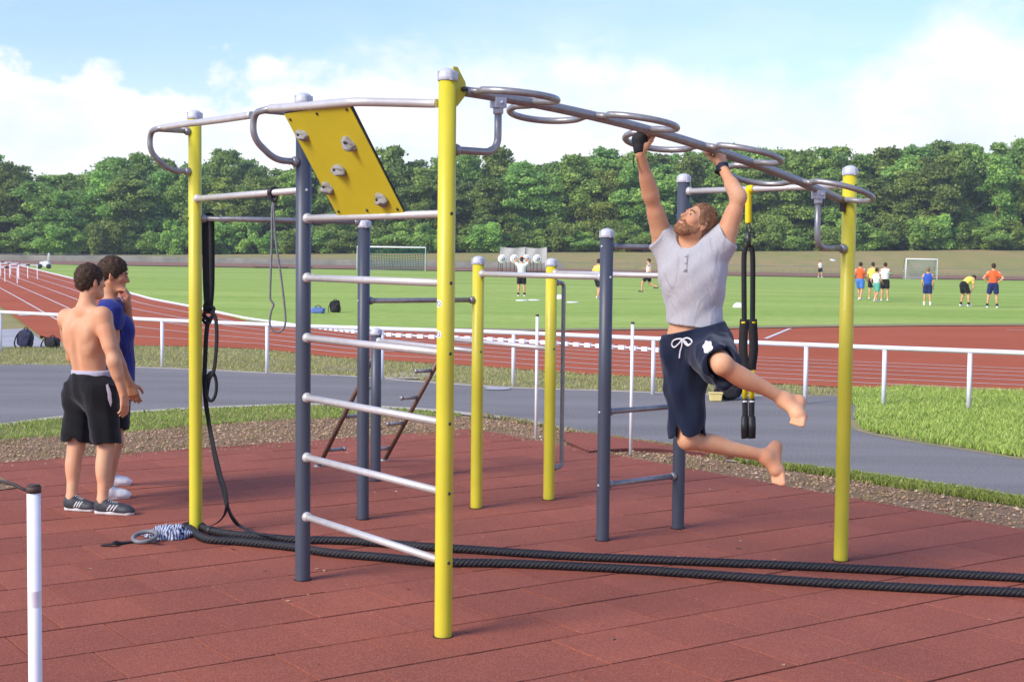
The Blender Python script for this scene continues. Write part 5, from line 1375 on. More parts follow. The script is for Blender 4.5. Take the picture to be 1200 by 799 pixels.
so_ = part('shorts', sho, .006, 'shorts_black', man2, planes=[(wz, nrm(V(.05, 0, 1)))], noise=folds([(nrm(V(.9, .3, .1)), 52, .0042, .4), (nrm(V(.5, -.6, .6)), 44, .0030, 1.7), (nrm(V(.2, .2, .9)), 70, .0016, .7)]))
part('waistband', [cc(wz-V(0, 0, .03), wz+V(0, 0, .022), .147*s, .147*s, .01)][:0]+[el(J['pel']+V(0, 0, .095), B, V(.163, .118, .14)*s, .02)], .006, 'band_lilac', man2, planes=[(wz+V(0, 0, .024), V(0, 0, 1)), (wz-V(0, 0, .03), V(0, 0, -1))])
bv = bvh_of(so_); d_ = nrm(at(127, 467, 10.2)-CAM)
patch('pocket_patch', bv, [(-.020, .075), (-.004, .085), (.016, .02), (.022, -.05), (.012, -.085), (-.006, -.03)], at(127.5, 463, 10.1), nrm(np.cross(d_, V(0, 0, 1))), V(0, 0, 1), d_, 'white_paint', so_)
shoe(man2, hR, tR, V(0, 0, 1), 1.02, 'shoe_dark', 'sole_white', True); shoe(man2, hL, tL, V(0, 0, 1), 1.02, 'shoe_dark', 'sole_white', True)

# ---------------- man in the blue shirt, in profile
J = {}
hR, tR = gz(121, 588.5), gz(149.5, 586.5); hL, tL = gz(118, 573), gz(152, 571)
J['pf'] = nrm(V(.93, .36, 0)); J['tr'], J['tf'], J['tu'] = frame_of(J['pf'], V(.0, 0, 1))
J['pel'] = at(134, 456, 10.98); J['nk'] = at(128.5, 357, 10.95); J['ch'] = at(134, 395, 10.95)
J['shR'] = at(129, 366, 10.76); J['shL'] = at(137, 364, 11.14)
J['elR'] = at(134, 413, 10.70); J['wrR'] = at(152, 449, 10.76)
J['elL'] = at(150, 391, 11.08); J['wrL'] = at(150, 359, 10.98)
J['hpR'] = at(132, 462, 10.86); J['hpL'] = at(135, 462, 11.10)
J['anR'] = lerp(hR, tR, .17)+V(0, 0, .085); J['anL'] = lerp(hL, tL, .17)+V(0, 0, .085)
J['knR'] = lerp(J['hpR'], J['anR'], .52)+V(.03, .02, 0); J['knL'] = lerp(J['hpL'], J['anL'], .52)+V(.03, .02, 0)
J['hc'] = at(133, 321.5, 10.97); J['hf'] = nrm(V(.97, .20, -.22)); J['hu'] = nrm(V(.20, 0, 1))
J['hdR'] = (V(.28, .1, -1), V(-.1, 1, 0), V(1, .3, 0), (.35, .45, .35)); J['hdL'] = (nrm(V(.12, -.2, 1)), V(-.9, -.1, .3), V(-.2, -1, .2), (.6, .8, .6))
man3 = empty('person', V(J['pel'][0], J['pel'][1], MATZ), 'dark-haired man in a blue shirt with a hand at his mouth beside the bare-backed man', 'person')
SM = 1.06; ps = body_prims(J, SM)
for k_, hh, tt_ in (('R', hR, tR), ('L', hL, tL)): ps.append(rc(J['an'+k_], lerp(hh, tt_, .35)+V(0, 0, .045), .036, .034, .03))
part('body', ps, .0065, 'skin_tan', man3, relax=2)
hr0 = part('hair', hair_prims(J['hc'], J['hf'], J['hu'], SM, .012, -.012), .005, 'hair_brown', man3, noise=fuzz(100, .0034))
strands(hr0, 1500, .026, .0018, lambda p, F=nrm(J['hf']): V(0, 0, -.8)-F*.15, .10, 4)
face_bits(man3, J['hc'], J['hf'], J['hu'], SM)
tr, tf, tu = J['tr'], J['tf'], J['tu']; A = np.array([tr, tf, tu]); s = SM
shi = [el(J['ch']+tr*.072*s+tf*.072*s+tu*.055*s, A, V(.092, .060, .075)*s, .04), el(J['ch']-tr*.072*s+tf*.072*s+tu*.055*s, A, V(.092, .060, .075)*s, .04), el(J['ch']+tr*.085*s-tf*.065*s+tu*.045*s, A, V(.080, .062, .13)*s, .04), el(J['ch']-tr*.085*s-tf*.065*s+tu*.045*s, A, V(.080, .062, .13)*s, .04), el(J['ch'], A, V(.185, .138, .20)*s, .05), el(lerp(J['pel'], J['ch'], .45)+tf*.015, A, V(.160, .135, .21)*s, .06), el(J['pel']+tu*.02, A, V(.176, .132, .14)*s, .05), el(J['ch']+tu*.10*s, A, V(.155, .105, .085)*s, .05),
       cc(J['nk']-tu*.03, J['nk']+tu*.030, .068*s, .062*s, .02)]
for k_ in 'LR': shi += [rc(J['nk']-tu*.028*s, lerp(J['nk'], J['sh'+k_], .85), .066*s, .074*s, .05), rc(lerp(J['ch'], J['sh'+k_], .5), J['sh'+k_], .095*s, .080*s, .05), rc(J['sh'+k_], lerp(J['sh'+k_], J['el'+k_], .2), .078*s, .074*s, .04), cc(J['sh'+k_], lerp(J['sh'+k_], J['el'+k_], .52), .078*s, .070*s, .03), sub(cc(lerp(J['sh'+k_], J['el'+k_], .42), lerp(J['sh'+k_], J['el'+k_], .58), .056*s, .060*s, .006))]
part('shirt', shi, .006, 'shirt_blue', man3, planes=[(at(134, 449, 10.9), V(0, 0, -1))], noise=folds([(nrm(V(.6, .1, .8)), 46, .0035, .3), (nrm(V(-.5, .3, .8)), 38, .003, 1.2)]))
sho = [el(J['pel'], A, V(.176, .130, .16)*s, .04)]
for k_ in 'LR': sho += [cc(lerp(J['hp'+k_], J['kn'+k_], -.1), lerp(J['hp'+k_], J['kn'+k_], .74), .115*s, .108*s, .05), sub(cc(lerp(J['hp'+k_], J['kn'+k_], .66), lerp(J['hp'+k_], J['kn'+k_], .8), .092*s, .097*s, .006))]
part('shorts', sho, .007, 'shorts_black', man3, planes=[(at(134, 445, 10.9), V(0, 0, 1))])
shoe(man3, hR, tR, V(0, 0, 1), 1.0, 'shoe_white', 'sole_white'); shoe(man3, hL, tL, V(0, 0, 1), 1.0, 'shoe_white', 'sole_white')

# ------------------------------------------------------------------ the people on the field
def far_person(px, py, H, yaw, pose, label, shirt, shorts, hair='hair_brown', shoes='shoe_white', skin_m='skin_fair', socks=None, group='players on the sports field', Y=None, h=0.022):
    base = g(px, py) if Y is None else at(px, py, Y)
    s = H/1.78; cy, sy = math.cos(yaw), math.sin(yaw)
    # yaw 0: facing away from the camera, pi: facing it
    f = V(sy, cy, 0); r = V(cy, -sy, 0); u = V(0, 0, 1)
    W = lambda x, y, z: base+(r*x+f*y+u*z)*s
    J = {}; tilt = 0.0
    J['tr'], J['tf'], J['tu'] = r, f, u; J['pf'] = f
    hips = .93; J['pel'] = W(0, 0, .97); J['nk'] = W(0, .0, 1.49); J['hc'] = W(0, .02, 1.665); J['hf'] = f; J['hu'] = u
    J['hpL'], J['hpR'] = W(-.10, 0, .90), W(.10, 0, .90); J['knL'], J['knR'] = W(-.12, .03, .49), W(.12, .03, .49); J['anL'], J['anR'] = W(-.14, 0, .085), W(.14, 0, .085)
    J['shL'], J['shR'] = W(-.19, 0, 1.42), W(.19, 0, 1.42); J['elL'], J['elR'] = W(-.25, -.03, 1.13), W(.25, -.03, 1.13); J['wrL'], J['wrR'] = W(-.26, .07, .88), W(.26, .07, .88)
    if pose in ('walk', 'run'):
        a = .24 if pose == 'walk' else .42
        J['knL'] = W(-.10, a*.75, .52); J['anL'] = W(-.10, a*.85, .10); J['knR'] = W(.10, -a*.05, .48); J['anR'] = W(.10, -a*1.0, .14 if pose == 'walk' else .30)
        J['elL'] = W(-.24, -.16, 1.16); J['elR'] = W(.24, .08, 1.16); J['wrL'] = W(-.24, -.02, .96 if pose == 'walk' else 1.10); J['wrR'] = W(.20, .26, 1.0 if pose == 'walk' else 1.25)
    if pose == 'hips':
        J['elL'], J['elR'] = W(-.38, -.10, 1.20), W(.38, -.10, 1.20); J['wrL'], J['wrR'] = W(-.19, -.02, 1.03), W(.19, -.02, 1.03)
        J['anL'], J['anR'] = W(-.20, .02, .085), W(.17, 0, .085); J['knL'], J['knR'] = W(-.16, .03, .49), W(.14, .03, .49)
    if pose == 'up':
        J['elL'], J['elR'] = W(-.34, .05, 1.60), W(.34, .05, 1.60); J['wrL'], J['wrR'] = W(-.12, .03, 1.74), W(.12, .03, 1.74)
    if pose == 'bend':
        J['pel'] = W(0, -.10, .92); J['nk'] = W(0, .34, 1.20); J['tu'] = nrm(J['nk']-J['pel']); J['tr'], J['tf'], J['tu'] = frame_of(f-u*.9, J['tu'])
        J['hc'] = W(0, .50, 1.20); J['hf'] = nrm(f*.3-u); J['hu'] = nrm(f*1.0+u*.3)
        J['hpL'], J['hpR'] = W(-.10, -.08, .88), W(.10, -.08, .88); J['knL'], J['knR'] = W(-.15, .05, .49), W(.15, .05, .49); J['anL'], J['anR'] = W(-.20, 0, .085), W(.20, 0, .085)
        J['shL'], J['shR'] = W(-.19, .28, 1.14), W(.19, .28, 1.14); J['elL'], J['elR'] = W(-.22, .28, .86), W(.22, .28, .86); J['wrL'], J['wrR'] = W(-.16, .16, .60), W(.16, .16, .60)
    if pose == 'front_up':
        J['elL'], J['elR'] = W(-.26, .16, 1.22), W(.26, .16, 1.22); J['wrL'], J['wrR'] = W(-.08, .28, 1.30), W(.08, .28, 1.30)
    root = empty('person', base, label, 'person', group)
    for k_ in 'LR':
        J['hd'+k_] = (J['wr'+k_]-J['el'+k_],); J['ft'+k_] = (J['an'+k_]+(-f*.05-u*.05)*s, None, J['an'+k_]+(f*.15-u*.055)*s)
    part('body', body_prims(J, s, False), h, skin_m, root, relax=1)
    tr, tf, tu = J['tr'], J['tf'], J['tu']; A = np.array([tr, tf, tu]); ch = lerp(J['pel'], J['nk'], .62)
    shi = [el(ch, A, V(.190, .140, .21)*s, .05), el(lerp(J['pel'], ch, .35), A, V(.182, .138, .20)*s, .06), el(ch+tu*.10*s, A, V(.165, .115, .10)*s, .05)]
    for k_ in 'LR': shi += [rc(J['nk']-tu*.03*s, lerp(J['nk'], J['sh'+k_], .8), .06*s, .07*s, .05), cc(lerp(ch, J['sh'+k_], .6), lerp(J['sh'+k_], J['el'+k_], .65), .085*s, .074*s, .05)]
    part('shirt', shi, h, shirt, root, planes=[(lerp(J['pel'], ch, -.22), -tu)])
    sho = [el(J['pel'], np.array([r, f, u]), V(.18, .135, .16)*s, .05)]
    for k_ in 'LR': sho += [cc(lerp(J['hp'+k_], J['kn'+k_], -.1), lerp(J['hp'+k_], J['kn'+k_], .80), .115*s, .105*s, .05)]
    part('shorts', sho, h, shorts, root, planes=[(lerp(J['pel'], ch, .25), tu)])
    part('hair', hair_prims(J['hc'], J['hf'], J['hu'], s, .018), h*.8, hair, root)
    for k_ in 'LR':
        a = J['an'+k_]; part('shoe', [rc(a+(-f*.05-u*.045)*s, a+(f*.15-u*.052)*s, .046*s, .042*s, .03)], h*.8, shoes, root)
        if socks: part('sock', [cc(a-u*.02*s, a+u*.10*s, .052*s, .054*s, .02)], h*.8, socks, root)
    return root
PI = math.pi
far_person(611, 347.5, 1.80, 0.05, 'up', 'player in white shirt and dark shorts on the grass with both hands on his head', 'kit_white', 'kit_black', socks='kit_black')
far_person(701, 351, 1.78, 0.6, 'walk', 'player in a yellow shirt partly hidden behind the middle slate post', 'kit_yellow', 'kit_black')
far_person(760, 342.5, 1.80, -1.25, 'run', 'running player in white shirt and black shorts just left of the hanging man', 'kit_white', 'kit_black', shoes='shoe_dark')
far_person(961, 325.5, 1.80, PI*.95, 'walk', 'distant runner in white top and black shorts near the far edge of the field', 'kit_white', 'kit_black')
far_person(1007.5, 352, 1.80, 0.55, 'walk', 'player in orange shirt and bright blue shorts just right of the tall yellow post', 'kit_orange', 'kit_sky')
far_person(1022, 350.5, 1.80, 0.3, 'stand', 'player in yellow shirt and black shorts in the group behind the one in green shorts', 'kit_yellow', 'kit_black', Y=None)
far_person(1026.5, 354, 1.55, 0.9, 'walk', 'smaller player in white shirt and green shorts walking in the group', 'kit_white', 'kit_teal')
far_person(1036.5, 352.5, 1.80, 0.35, 'front_up', 'player in white shirt and black shorts at the right side of the group', 'kit_white', 'kit_black')
far_person(1086.5, 358, 1.62, 0.25, 'stand', 'fair-haired player in royal blue shirt standing in front of the white goal', 'kit_royal', 'kit_navy', hair='hair_ginger', socks='kit_white')
far_person(1130.5, 359, 1.80, 1.0, 'bend', 'player in yellow shirt bending forward beside the one in orange and navy', 'kit_yellow', 'kit_black', socks='kit_black')
far_person(1163, 361, 1.84, 0.3, 'hips', 'player in orange shirt and navy shorts standing with hands on hips', 'kit_orange', 'kit_navy', socks='kit_black')
far_person(596, 314.5, 1.6, 0.8, 'bend', 'distant archer in a red top bending by the leftmost targets', 'kit_red', 'kit_white', group='archers at the targets')
far_person(618, 313, 1.65, 0.2, 'stand', 'distant archer in a light top standing by the third target', 'kit_sky', 'kit_navy', group='archers at the targets')

# ------------------------------------------------------------------ things on and beyond the field
def goal(pl, pr, w_label, hgt, net, Yg=147.0, depth=1.6, r=0.085, faces=-1):
    a, b = at(*pl, Yg), at(*pr, Yg); root = empty('football_goal', (a+b)/2, w_label, 'goal')
    d = nrm((b-a)*V(1, 1, 0)); back = V(-d[1], d[0], 0); back = back if back[1] > 0 else -back
    za = hz(a[0], a[1]); zb = hz(b[0], b[1]); zt = (za+zb)/2+hgt
    mb = MB(); mb.tube([V(a[0], a[1], za), V(a[0], a[1], zt), V(b[0], b[1], zt), V(b[0], b[1], zb)], r, 10); mb.build('goal_frame', 'white_paint', root)
    mb = MB()
    for p in (a, b):
        q = p+back*depth; mb.tube([V(p[0], p[1], zt), V(p[0], p[1], zt)+back*.7, V(q[0], q[1], hz(q[0], q[1]))], .03, 6)
    q0, q1 = a+back*depth, b+back*depth; mb.tube([V(q0[0], q0[1], za+.03), V(q1[0], q1[1], zb+.03)], .03, 6); mb.build('back_frame', 'galvanised', root)
    mb = MB(); n = 26; W_ = np.linalg.norm((b-a)*V(1, 1, 0))
    def np_(s, t):   # t 0 crossbar -> 1 ground at the back, with sag
        p = a+(b-a)*s; z = zt*(1-t)+(za)*t; k = back*(depth*min(1, t*1.3))
        return V(p[0], p[1], z-0.25*math.sin(PI*s)*math.sin(PI*t))+k
    for i in range(n+1):
        mb.tube([np_(i/n, t) for t in np.linspace(0, 1, 8)], .026, 4, cap=False)
    for t in np.linspace(0, 1, 11):
        mb.tube([np_(s, t) for s in np.linspace(0, 1, 14)], .026, 4, cap=False)
    for p in (0, 1):
        for t in np.linspace(0.1, .9, 7):
            q = a+(b-a)*p; z = zt*(1-t)+za*t; mb.tube([V(q[0], q[1], z), V(q[0], q[1], z)+back*(depth*min(1, t*1.3))], .026, 4, cap=False)
    mb.build('goal_net', net, root); return root
goal((418.5, 314.3), (498.5, 314.6), 'white football goal with a green net at the far left of the field', 2.44, 'net_green')
goal((1061.5, 326.5), (1098, 325.5), 'small white football goal with a pale net at the right beyond the players', 2.1, 'net_grey', 147.0, 1.2)
# archery targets under a backing screen
for i, px in enumerate((588.5, 602.8, 617, 629.5)):
    b = at(px, 313.0, 146.0); b = V(b[0], b[1], hz(b[0], b[1])); zc = at(px, 303.4, 146.0)[2]
    pos = ('leftmost', 'second from left', 'third from left', 'rightmost')[i]
    root = empty('archery_target', b, 'round white archery target, %s of the four before the grey screen' % pos, 'archery target', 'archery targets')
    c = V(b[0], b[1], zc); ax = V(0, -1, 0.12)
    mb = MB(); mb.lathe(c, [(.44, -.10), (.46, -.06), (.46, .06), (.44, .10)], 24, ax); bt = mb.build('butt', 'target_face', root)
    for rr, mt in ((.27, 'target_ring'), (.22, 'target_face'), (.09, 'target_ring')):
        mb = MB(); mb.lathe(c+nrm(ax)*(.105+.006*(.3-rr)*10), [(rr, -.003), (rr, .003)], 20, ax); mb.build('target_ring', mt, bt)
    for sx in (-.45, .45):
        mb = MB(); mb.tube([V(b[0]+sx, b[1]-.25, b[2]), V(b[0]+sx*.75, b[1]+.05, zc+.35)], .04, 6); mb.build('leg', 'bark', root)
    mb = MB(); mb.tube([V(b[0], b[1]+.9, b[2]), V(b[0], b[1]+.1, zc+.3)], .04, 6); mb.build('leg', 'bark', root)
a = at(586.5, 305, 152.0); b = at(640.5, 305, 152.0); zt = at(610, 289.5, 152.0)[2]
root = empty('arrow_screen', V((a[0]+b[0])/2, 152, hz(0, 152)), 'grey fabric arrow screen in two panels hung behind the archery targets', 'screen')
mid = lerp(a, b, .53)
for (p, q) in ((a, mid), (mid, b)):
    mb = MB(); n = 14; vs_ = []; fs = []
    for i in range(n+1):
        for j in range(7):
            s = i/n; t = j/6; c = lerp(p, q, s); z0 = hz(c[0], 152)+1.0
            z = (zt-0.30*math.sin(PI*s)*0.4)*(1-t)+z0*t
            vs_.append(V(c[0], 152-.5*t+.10*math.sin(PI*s*3+t*2), z))
    for i in range(n):
        for j in range(6): fs.append((i*7+j, i*7+j+1, (i+1)*7+j+1, (i+1)*7+j))
    mb.add(vs_, fs); mb.build('screen_panel', 'screen_grey', root)
for p in (a, mid, b):
    mb = MB(); mb.tube([V(p[0], 152.05, hz(p[0], 152)), V(p[0], 152.05, zt+.05)], .05, 8); mb.build('screen_post', 'galvanised', root)
# hurdles on the straight
def hurdle(px, py, label):
    b = g(px, py); d = nrm((K_w[2]-K_w[1])*V(1, 1, 0)); sx = V(-d[1], d[0], 0); root = empty('hurdle', b, label, 'hurdle', 'hurdles on the running track')
    Wd = 1.15; Ht = .88; sx = V(1, 0.36, 0)/math.hypot(1, .36)
    for s_ in (-1, 1):
        mb = MB(); q = b+sx*s_*Wd*.46; mb.tube([q+V(0, 0, .03)+d*.55, q+V(0, 0, .03), q+V(0, 0, Ht-.05)], .022, 8); mb.build('upright', 'white_paint', root)
    mb = MB(); mb.box(b+V(0, 0, Ht-.035), Wd, .025, .085, (sx, d, V(0, 0, 1))); br = mb.build('crossbar', 'white_paint', root)
    mb = MB(); mb.box(b+V(0, 0, Ht-.035), .22, .032, .089, (sx, d, V(0, 0, 1))); mb.build('crossbar_band', 'black_edge', br)
hp = [(33, 327, 'first'), (22, 326, 'second'), (11, 324, 'third'), (3, 322, 'fourth')]
for px, py, nme in hp: hurdle(px, py, 'white hurdle with a dark middle band in the farther row, %s from the right' % nme)
for px, py, nme in ((8, 332, 'right'), (-6, 330, 'left')): hurdle(px, py, 'white hurdle in the nearer row on the track, %s one of the two' % nme)
# line marking cart at the far left
b = g(53, 315); root = empty('field_cart', b, 'small white cart with an upright handle parked on the grass beyond the hurdles', 'cart')
mb = MB(); vs_ = [(-.75, -.3, .25), (.75, -.3, .25), (.75, .3, .25), (-.75, .3, .25), (-.55, -.25, .80), (.35, -.25, .95), (.35, .25, .95), (-.55, .25, .80)]
mb.add([b+V(*p)*.75 for p in vs_], [(3, 2, 1, 0), (4, 5, 6, 7), (0, 1, 5, 4), (1, 2, 6, 5), (2, 3, 7, 6), (3, 0, 4, 7)], True); mb.build('cart_body', 'cart_white', root)
mb = MB(); mb.tube(fillet([b+V(.25, -.15, .55), b+V(.35, -.15, 1.35), b+V(.35, .15, 1.35), b+V(.25, .15, .55)], .1), .05, 8); mb.build('handle', 'cart_white', root)
for x in (-.4, .4):
    mb = MB(); mb.lathe(b+V(x, -.26, .22), [(.12, -.02), (.22, 0), (.22, .08), (.12, .10)], 16, V(0, -1, 0)); mb.build('wheel', 'black_rubber', root)
# low dark benches at the far side of the field
for px0, px1, py, lab in ((297, 337, 313.2, 'long low dark brown bench at the far edge of the field, left of the goal'), (352, 366, 313.0, 'short dark brown bench at the far edge of the field close to the goal')):
    a, b = g(px0, py), g(px1, py); a[1] = b[1] = 148; a = at(px0, py, 148); b = at(px1, py, 148); root = empty('bench', V((a[0]+b[0])/2, 148, hz(a[0], 148)), lab, 'bench')
    z = a[2]; zg = hz((a[0]+b[0])/2, 148)
    mb = MB(); mb.box((a+b)/2, np.linalg.norm(b-a), .35, .12); mb.build('seat', 'bench_brown', root)
    for s_ in (.12, .88):
        c = lerp(a, b, s_); mb = MB(); mb.box(V(c[0], c[1], (z+zg)/2-.03), .12, .28, max(.1, z-zg-.06)); mb.build('leg', 'bench_brown', root)
# far railing and low wall
a, b = -66, 96; yy = 163.5
root = empty('far_railing', V(0, yy, hz(0, yy)), 'long low pale railing with many pickets along the far side of the track', 'railing')
mb = MB(); xs_ = np.arange(a, b, 3.0)
for zz in (0.75, .12): mb.tube([V(x, yy, hz(x, yy)+zz) for x in xs_], .022, 6)
mb.build('rail', 'galvanised', root)
mb = MB()
for x in np.arange(a, b, .9): mb.tube([V(x, yy, hz(x, yy)), V(x, yy, hz(x, yy)+.75)], .014, 4)
o = mb.build('picket', 'galvanised', root); o['kind'] = 'stuff'
mb = MB(); yy = 167.5; n = 60; X_ = np.linspace(-75, 6, n)
vs_ = []; fs = []
for x in X_:
    z0 = hz(x, yy); hh = 0.60
    vs_ += [V(x, yy-.12, z0-.1), V(x, yy-.12, z0+hh), V(x, yy+.12, z0+hh), V(x, yy+.12, z0-.1)]
for i in range(n-1):
    for k in range(3): fs.append((i*4+k, (i+1)*4+k, (i+1)*4+k+1, i*4+k+1))
mb.add(vs_, fs, True)
tag(mb.build('low_wall', 'wall_grey', fix=True), 'low pale concrete wall along the foot of the slope at the far left', 'wall')
# white markers on the grass
for px, py, dome, lab in ((611.5, 352.6, False, 'flat white marker disc on the grass at the feet of the player with raised hands'), (626, 352.2, False, 'flat white marker disc on the grass, between the two rear yellow posts'),
                          (656, 350.5, True, 'domed white marker on the grass just right of the rear yellow post'), (671, 354.8, False, 'flat white marker disc farthest right of those on the grass near the slate post'),
                          (865.5, 360.5, True, 'domed white marker on the grass close beside the hanging black straps'), (366, 313.5+11, True, 'domed white marker on the far grass behind the ladder rungs')):
    p = g(px, py); mb = MB()
    if dome: mb.lathe(p, [(.24, .0), (.235, .03), (.19, .12), (.10, .19), (.05, .20)], 20)
    else: mb.lathe(p, [(.27, .0), (.27, .02), (.20, .045), (.08, .05)], 20)
    tag(mb.build('marker_disc', 'white_paint'), lab, 'marker', 'white markers on the sports field')
p = at(976, 305, 110); mb = MB(); mb.lathe(p, [(.20, -.02), (.24, .0), (.22, .035), (.10, .05)], 24, V(.15, -.25, 1)); tag(mb.build('flying_disc', 'white_paint'), 'white flying disc in the air above the far right of the field', 'flying disc')
# bags
def blob(name, c, rx, ry, rz, seed, mat, parent, amp=.22, zmin=0.0, ex=V(1, 0, 0)):
    bm = bmesh.new(); bmesh.ops.create_icosphere(bm, subdivisions=4, radius=1.0); ey = V(-ex[1], ex[0], 0)
    for v in bm.verts:
        p = Vector(v.co); q = Vector((math.copysign(abs(p.x)**.75, p.x), math.copysign(abs(p.y)**.75, p.y), math.copysign(abs(p.z)**.75, p.z)))
        k = 1+amp*mnoise.noise(p*1.4+Vector((seed, seed*2, 0)))+amp*.4*mnoise.noise(p*4+Vector((0, seed, 0)))
        w = c+ex*q.x*rx*k+ey*q.y*ry*k+V(0, 0, 1)*(q.z*rz*k); w[2] = max(w[2], zmin); v.co = Vector(w)
    me = bpy.data.meshes.new(name); bm.to_mesh(me); bm.free(); me.polygons.foreach_set('use_smooth', [True]*len(me.polygons)); return add_obj(name, me, mat, parent)
def backpack(px, py, s, label, mat, seed, slim=1.0, name='backpack', cat='backpack', strap_mat='black_fabric'):
    b = g(px, py); z0 = hz(b[0], b[1]); root = empty(name, b, label, cat)
    blob('bag_body', b+V(0, 0, .24*s*slim), .21*s, .14*s, .25*s*slim, seed, mat, root, zmin=z0+.003)
    blob('front_pocket', b+V(.01, -.13*s, .15*s*slim), .14*s, .06*s, .13*s*slim, seed+3, mat, root, zmin=z0+.003)
    mb = MB(); mb.tube(crom([b+V(-.06*s, .02, .48*s*slim), b+V(-.02*s, .02, .54*s*slim), b+V(.04*s, .02, .54*s*slim), b+V(.07*s, .02, .47*s*slim)], 5), .010, 6); mb.build('carry_handle', strap_mat, root)
    for sx in (-1, 1):
        mb = MB(); mb.ribbon(crom([b+V(sx*.10*s, -.06*s, .46*s*slim), b+V(sx*.20*s, -.12*s, .33*s*slim), b+V(sx*.25*s, -.16*s, .12*s*slim), b+V(sx*.20*s, -.20*s, .012)], 5), .035, .008, V(.3, 1, .2)); mb.build('shoulder_strap', strap_mat, root)
    return root
backpack(30, 407, .72, 'upright dark navy backpack on the pale paving at the left edge of the track', 'navy_fabric', 1)
backpack(61, 407.5, .72, 'low black bag lying beside the navy backpack at the left', 'black_fabric', 5, .62, 'sports_bag', 'bag')
backpack(392.5, 366.5, .80, 'black backpack standing alone out on the grass of the field', 'black_fabric', 8)
b = g(373, 367.5); root = empty('sports_bag', b, 'small blue sports bag lying on the grass left of the black backpack', 'bag')
blob('bag_body', b+V(0, 0, .10), .22, .13, .11, 4, 'blue_fabric', root, zmin=hz(b[0], b[1])+.003)
mb = MB(); mb.tube(crom([b+V(-.10, -.05, .17), b+V(-.05, -.08, .25), b+V(.06, -.08, .25), b+V(.10, -.05, .17)], 5), .012, 6); mb.build('carry_handle', 'black_fabric', root)
backpack(853, 468, .85, 'dark backpack lying on the asphalt path just behind the hanging man', 'black_fabric', 12, .8)
b = g(838.5, 470); root = empty('plastic_box', b, 'small pale yellow box on the asphalt path beside the dark backpack', 'box')
bm = bmesh.new(); bmesh.ops.create_cube(bm, size=1.0)
for v in bm.verts:
    k = .88 if v.co.z < 0 else 1.0; v.co = Vector((b[0]+v.co.x*.17*k, b[1]+v.co.y*.12*k, .055+v.co.z*.10))
bmesh.ops.bevel(bm, geom=bm.edges[:], offset=.008, segments=2, affect='EDGES'); me = bpy.data.meshes.new('box_body'); bm.to_mesh(me); bm.free(); add_obj('box_body', me, 'pale_yellow', root)
mb = MB(); mb.box(b+V(0, 0, .1125), .183, .133, .014); mb.build('lid', 'pale_yellow', root)

# ------------------------------------------------------------------ the belt of trees
def crown_mesh(name, hgt, wid, seed, nleaf, low=0.06, leaf=0.36, clumps=34, lean=0.0):
    """leaf faces on many uneven clumps filling the crown's volume"""
    rs = np.random.RandomState(seed)
    cs = []
    for i in range(clumps):
        t = rs.uniform(0, 1)**0.85; z = hgt*(low+(0.97-low)*t)
        prof = (math.sin(PI*min(1, (0.10+0.86*t)))**0.62); R = wid*0.5*prof*(0.80+rs.uniform(-.22, .32))
        a = rs.uniform(0, 2*PI); rr = R*math.sqrt(rs.uniform(0.05, 1)); cr = wid*rs.uniform(.12, .24)*(1.1-.45*t)
        cs.append((V(math.cos(a)*rr, math.sin(a)*rr, min(z, hgt-cr*.8)), cr))
    for k in range(5):
        a = rs.uniform(0, 2*PI); d = rs.uniform(0, .22)*wid; cr = wid*rs.uniform(.07, .12); cs.append((V(math.cos(a)*d, math.sin(a)*d, hgt*rs.uniform(.86, .97)-cr), cr))
    w = np.array([c[1]**2 for c in cs]); w /= w.sum(); pick = rs.choice(len(cs), nleaf, p=w)
    C = np.array([cs[i][0] for i in pick]); Rr = np.array([cs[i][1] for i in pick])
    d = rs.normal(size=(nleaf, 3)); d /= np.linalg.norm(d, axis=1)[:, None]; d[:, 2] = np.where(d[:, 2] < -.35, -d[:, 2], d[:, 2])
    rad = Rr*(1-np.abs(rs.normal(0, .34, nleaf)))*np.where(rs.rand(nleaf) < .32, rs.uniform(1.0, 1.45, nleaf), 1.0)
    P = C+d*rad[:, None]*V(1, 1, .80)
    nr = d*0.7+rs.normal(size=(nleaf, 3))*.75+V(0, 0, .25); nr /= np.linalg.norm(nr, axis=1)[:, None]
    up = rs.normal(size=(nleaf, 3)); a = np.cross(nr, up); a /= np.linalg.norm(a, axis=1)[:, None]; b = np.cross(nr, a)
    s = leaf*rs.uniform(.55, 1.35, nleaf)
    ang = np.array([0, 1.1, 2.2, 3.3, 4.5])
    vs = np.zeros((nleaf, 5, 3))
    for k in range(5):
        r_k = s*rs.uniform(.30, .72, nleaf); th = ang[k]+rs.uniform(-.35, .35, nleaf)
        vs[:, k] = P+a*(r_k*np.cos(th))[:, None]+b*(r_k*np.sin(th))[:, None]+nr*(rs.normal(0, .10, nleaf)*s)[:, None]
    me = bpy.data.meshes.new(name); me.vertices.add(nleaf*5); me.vertices.foreach_set('co', vs.ravel())
    me.loops.add(nleaf*5); me.loops.foreach_set('vertex_index', np.arange(nleaf*5, dtype=np.int32)); me.polygons.add(nleaf)
    me.polygons.foreach_set('loop_start', np.arange(0, nleaf*5, 5, dtype=np.int32)); me.update(calc_edges=True); me.validate()
    cl = rs.uniform(-.22, .22, len(cs))[pick]
    tone = np.clip(.5+cl+rs.normal(0, .20, nleaf), 0, 1); face_tone(me, tone); return me
